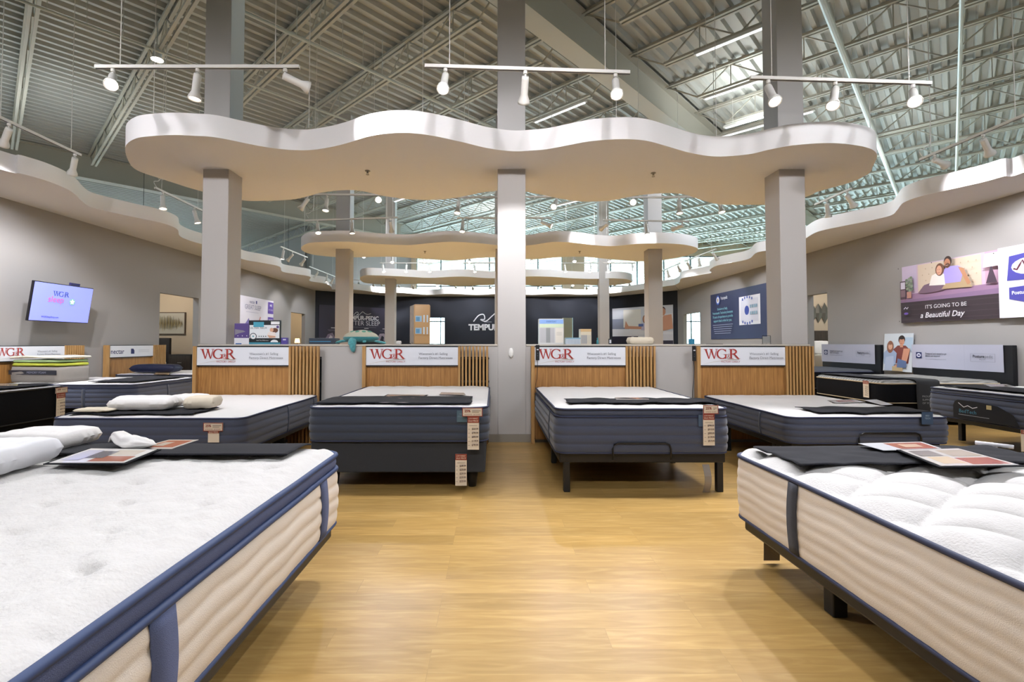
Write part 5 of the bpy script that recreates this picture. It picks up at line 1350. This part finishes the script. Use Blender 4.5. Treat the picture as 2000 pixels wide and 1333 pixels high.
a.rect(0, W, z0, z0 + .12 * H, '#24222c')
a.build('printed_picture', t)
t = thing('wall_lettering', 'white TEMPUR-PEDIC letters with reclining figure line on the far dark wall', 'lettering', (U(915, 640, Y=YB).x, YB - .012, U(915, 645, Y=YB).z)); a = Art(0, .001)
a.text('TEMPUR-PEDIC', 0, 0, .29, '#e8e8ec', bold=.045, wmax=2.95); body_line(1.35, .42, 1.0, '#e2e2e8', .05); body_line(1.35, .42, 1.0, '#e2e2e8', .05)
a.line([(.78, .40), (1.15, .40)], .02, '#b9b9c4'); a.build('letters', t)
v0 = Vector((bx[1], YB, 0)); v1 = Vector((XR, YC, 0)); d = (v1 - v0); L = d.length; ang = math.atan2(d.y, d.x); nrm = Vector((d.y, -d.x, 0)).normalized() * .03
t, a = wall_panel('wall_poster', 'poster of a couple reading in a bright bed on the far right slanted wall', 'poster', v0 + d * .0 + nrm, ang, L * .94, .9, 3.02, '#e6e2ea', .02)
W = L * .94; z0, z1 = .9, 3.02; H = z1 - z0
a.rect(0, W, z0 + .45 * H, z1, '#dcdfe8'); a.rect(0, W * .3, z0 + .5 * H, z0 + .75 * H, '#9aa0b4'); a.rect(W * .2, W * .5, z0 + .55 * H, z0 + .95 * H, '#f3efe8'); a.rect(W * .55, W, z0 + .6 * H, z0 + .82 * H, '#ececf2')
a.poly([(0, z0 + .35 * H), (0, z0 + .52 * H), (W * .55, z0 + .50 * H), (W, z0 + .42 * H), (W, z0 + .35 * H)], '#f1eef4'); a.rect(0, W, z0, z0 + .35 * H, '#3a3447'); a.rect(0, W * .5, z0 + .15 * H, z0 + .33 * H, '#2c2738'); a.rect(W * .45, W, z0 + .25 * H, z0 + .38 * H, '#e8e4ec')
a.poly([(W * .22, z0 + .52 * H), (W * .24, z0 + .70 * H), (W * .29, z0 + .58 * H), (W * .52, z0 + .56 * H), (W * .52, z0 + .50 * H)], '#dba184'); a.ell(W * .57, z0 + .72 * H, .14, .20, '#a0745a'); a.ell(W * .575, z0 + .72 * H, .10, .16, '#e0ad92'); a.poly([(W * .50, z0 + .48 * H), (W * .52, z0 + .62 * H), (W * .62, z0 + .64 * H), (W * .66, z0 + .46 * H)], '#cfc4dc'); a.rect(W * .46, W * .54, z0 + .56 * H, z0 + .62 * H, '#5c6ea8')
a.ell(W * .83, z0 + .90 * H, .20, .17, '#4a342c'); a.ell(W * .85, z0 + .86 * H, .14, .17, '#d39a7c'); a.poly([(W * .76, z0 + .45 * H), (W * .86, z0 + .78 * H), (W * .98, z0 + .80 * H), (W * 1.0, z0 + .50 * H), (W * .88, z0 + .46 * H)], '#dba184')
a.rect(W * .34, W * .38, z0 + .20 * H, z0 + .34 * H, '#d9d6e2'); a.text('TEMPUR-PEDIC', W * .52, z0 + .10 * H, .08, '#c9c6d4', wmax=.5)
a.build('printed_picture', t)

# ============================================ ROOMS SEEN THROUGH THE DOORWAYS
wall_run('wall_left_side_room', [(-15, 16.0), (XL - .16, 16.0)], 0, 3.9, .1, WARM)
wall_run('wall_left_far_room', [(-15, 23.2), (XL - .16, 23.2)], 0, 3.9, .1, WARM)
wall_run('wall_right_side_room', [(XR + .16, 16.4), (15, 16.4)], 0, 3.9, .1, WARM)
for (n_, x, y, z, e, c) in (('l', -10.5, 14.4, 3.2, 70, (1, .85, .68)), ('f', -9.2, 21.6, 2.9, 60, (1, .78, .52)), ('r', 10.8, 14.6, 3.2, 60, (1, .86, .74))):
    t = thing('pendant_lamp', {'l': 'small round lamp over the bed in the left side room', 'f': 'small round lamp in the farther left side room', 'r': 'small round lamp in the right side room'}[n_], 'lamp', (x, y, z))
    MB().lathe([(0, .1), (.12, .08), (.14, 0), (0, .0)], n=18).build('lamp_shade', LAMP, t, True); MB().tube([(0, 0, .1), (0, 0, ZD - z)], .006, 5).build('cord', BLK, t)
    l = bpy.data.lights.new('lamp', 'POINT'); l.energy = e; l.color = c; l.shadow_soft_size = .12; lo = bpy.data.objects.new('lamp', l); COL.objects.link(lo); lo.parent = t; lo.location = (0, 0, -.16)


def art_frame(label, x0, x1, z0, z1, Y, kind):
    t = thing('wall_painting' if kind else 'wall_sculpture', label, 'wall art', (x0, Y, 0))
    w = x1 - x0; H = z1 - z0; rnd = random.Random(3)
    if kind:
        MB().rbox(0, w, -.03, .02, z0, z1, .004).build('picture_frame', mat('walnut_frame', '#5c4a3d', .6), t); a = Art(-.031)
        a.rect(.03, w - .03, z0 + .03, z1 - .03, '#b8b2a4')
        for i in range(46):
            x = .06 + (w - .12) * i / 46; h = (.18 + .32 * math.sin(PI * (.15 + .8 * i / 46))) * H * rnd.uniform(.6, 1.1); c = z0 + H * .48 + rnd.uniform(-.05, .04) * H
            a.line([(x, c - h * .6), (x + .01, c), (x, c + h * .7)], [.004, .02, .006], ('#7d6a3e', '#5e5546', '#a8904f', '#8a8472')[i % 4])
        a.build('painted_strokes', t)
    else:
        mb = MB()
        for i in range(9):
            x = w * (i + .5) / 9; h = H * rnd.uniform(.32, .5); b = w / 11
            mb.add([(x, -.02, z0 + H / 2 - h), (x - b, -.05, z0 + H / 2), (x, -.02, z0 + H / 2 + h), (x + b, -.05, z0 + H / 2), (x, -.075, z0 + H / 2), (x, .0, z0 + H / 2)], [(0, 4, 1), (1, 4, 2), (2, 4, 3), (3, 4, 0), (0, 1, 5), (1, 2, 5), (2, 3, 5), (3, 0, 5)])
        mb.build('metal_leaves', mat('leaf_metal', '#6c6963', .4, .6), t)


art_frame('abstract painting of ochre vertical strokes in the left side room', -11.4, -10.17, 1.59, 2.33, 15.98, 1)
art_frame('grey metal leaf sculpture on the wall of the right side room', 10.5, 12.4, 1.90, 2.75, 16.38, 0)


def room_bed(label_h, x0, x1, Y, hz, hm, mx=0., bz=.75):
    t = thing('wooden_bed', label_h, 'bed', ((x0 + x1) / 2, Y, 0)); w = (x1 - x0) / 2
    MB().rbox(-w, w, -.1, 0, 0, hz, .02).build('headboard_panel', hm, t); MB().rbox(-w, w, -2.0, -.1, .2, .42, .02).build('side_rail', hm, t)
    for sx in (-1, 1): MB().box(sx * w - .04, sx * w + .04, -2.0, -1.92, 0, .22).build('leg', hm, t)
    MB().rbox(-w + .05, w - .05, -1.95, -.12, .42, bz, .06, seg=3).build('mattress', mat('bed_linen', '#e2dbd0', .9), t, True)
DW = wood('dark_walnut', '#2f2723', '#443831')
room_bed('dark wooden bed with tall headboard in the left side room', -12.4, -10.1, 15.2, 1.47, mat('espresso_wood', '#2b2626', .6))
room_bed('dark wooden bed with white pillows in the right side room', 10.2, 12.4, 16.1, 1.72, DW, bz=.95)
pillow('beige pillow on the bed in the left side room', (-10.45, 14.86, .78), .5, .2, .35, 0, m=mat('beige_pillow', '#a39684', .9), seed=21)
pillow('white pillow leaning on the dark headboard in the right side room', (10.55, 15.6, .96), .55, .22, .42, 0, seed=22, pinch=.4)
pillow('second white pillow overlapping the first in the right side room', (11.1, 15.45, .96), .5, .2, .38, .1, seed=23, pinch=.4)
t = thing('night_stand', 'dark low cabinet beside the bed in the left side room', 'cabinet', (-9.55, 15.0, 0)); MB().rbox(-.36, .36, -.25, .2, 0, .96, .01).build('cabinet_body', mat('espresso_wood', '#2b2626', .6), t)
MB().box(-.33, .33, -.262, -.25, .5, .92).build('drawer', DW, t); MB().box(-.06, .06, -.275, -.262, .7, .72).build('handle', spm, t)
price_tag('white card hanging on the dark headboard in the left side room', (-10.62, 15.08, 1.44), 0, .16, .32, header=False)
t = thing('side_board', 'tall sideboard in the farther left side room', 'sideboard', (-8.75, 22.2, 0)); MB().rbox(-.6, .6, -.3, .3, 0, 1.22, .01).build('cabinet_body', DW, t)
t = thing('table_lamp', 'glowing table lamp on the tall sideboard in the farther left side room', 'lamp', (-8.95, 22.1, 1.22)); MB().lathe([(0, 0), (.07, 0), (.03, .03), (.02, .12), (0, .12)], n=16).build('lamp_base', BLK, t, True)
MB().lathe([(.09, .30), (.12, .10)], n=18).build('lamp_shade', mat('shade_glow', '#ffdca0', .6, emit=3), t, True)
t = thing('room_picture', 'small dark-framed picture standing on the tall sideboard', 'picture', (-8.62, 22.1, 1.22)); MB().box(-.1, .1, 0, .02, 0, .34).build('picture_frame', BLK, t); a = Art(-.001); a.rect(-.08, .08, .15, .32, '#b98a6c'); a.build('printed_picture', t)

GRP = {'track_light': 'spotlight rails', 'headboard': 'display headboards', 'mattress': 'display mattresses', 'bed_platform': 'bases under the mattresses', 'price_tag': 'price tags on the beds', 'foot_throw': 'dark throws across the beds',
       'brochure': 'printed cards lying on the beds', 'column': 'square columns', 'strip_light': 'strip lights under the roof', 'sprinkler_head': 'sprinkler heads', 'pillow': 'loose pillows and covers', 'foam_layer': 'folded toppers',
       'wavy_canopy': 'wavy canopies around the columns', 'wall_canopy': 'wavy canopies along the walls', 'steel_girder': 'roof girders', 'roof_pipe': 'pipes under the roof', 'bedding_pack': 'packs on the wall cap', 'hang_label': 'cloth labels on mattresses', 'remote_control': 'wired remotes', 'wall_poster': 'posters on the walls', 'pendant_lamp': 'lamps in the side rooms', 'wooden_bed': 'beds in the side rooms'}
for o in list(SC.objects):
    g = GRP.get(o.name.split('.')[0])
    if g and o.parent is None and 'category' in o and 'group' not in o: o['group'] = g

# ============================================================ WORLD AND VIEW
w = bpy.data.worlds.new('daylight'); SC.world = w; w.use_nodes = True
bg = w.node_tree.nodes['Background']; bg.inputs['Color'].default_value = (.66, .90, 1.0, 1); bg.inputs['Strength'].default_value = 22.0
SC.view_settings.view_transform = 'Standard'; SC.view_settings.look = 'None'; SC.view_settings.gamma = 1; SC.view_settings.use_curve_mapping = False
SC.view_settings.exposure = -.2
SC.cycles.use_denoising = True; SC.cycles.max_bounces = 4; SC.cycles.diffuse_bounces = 2; SC.cycles.glossy_bounces = 2; SC.cycles.adaptive_threshold = .06
for m in MC.values(): m.cycles.emission_sampling = 'NONE'      # the lamps' own lights are sampled directly; SC.cycles.caustics_reflective = False; SC.cycles.caustics_refractive = False
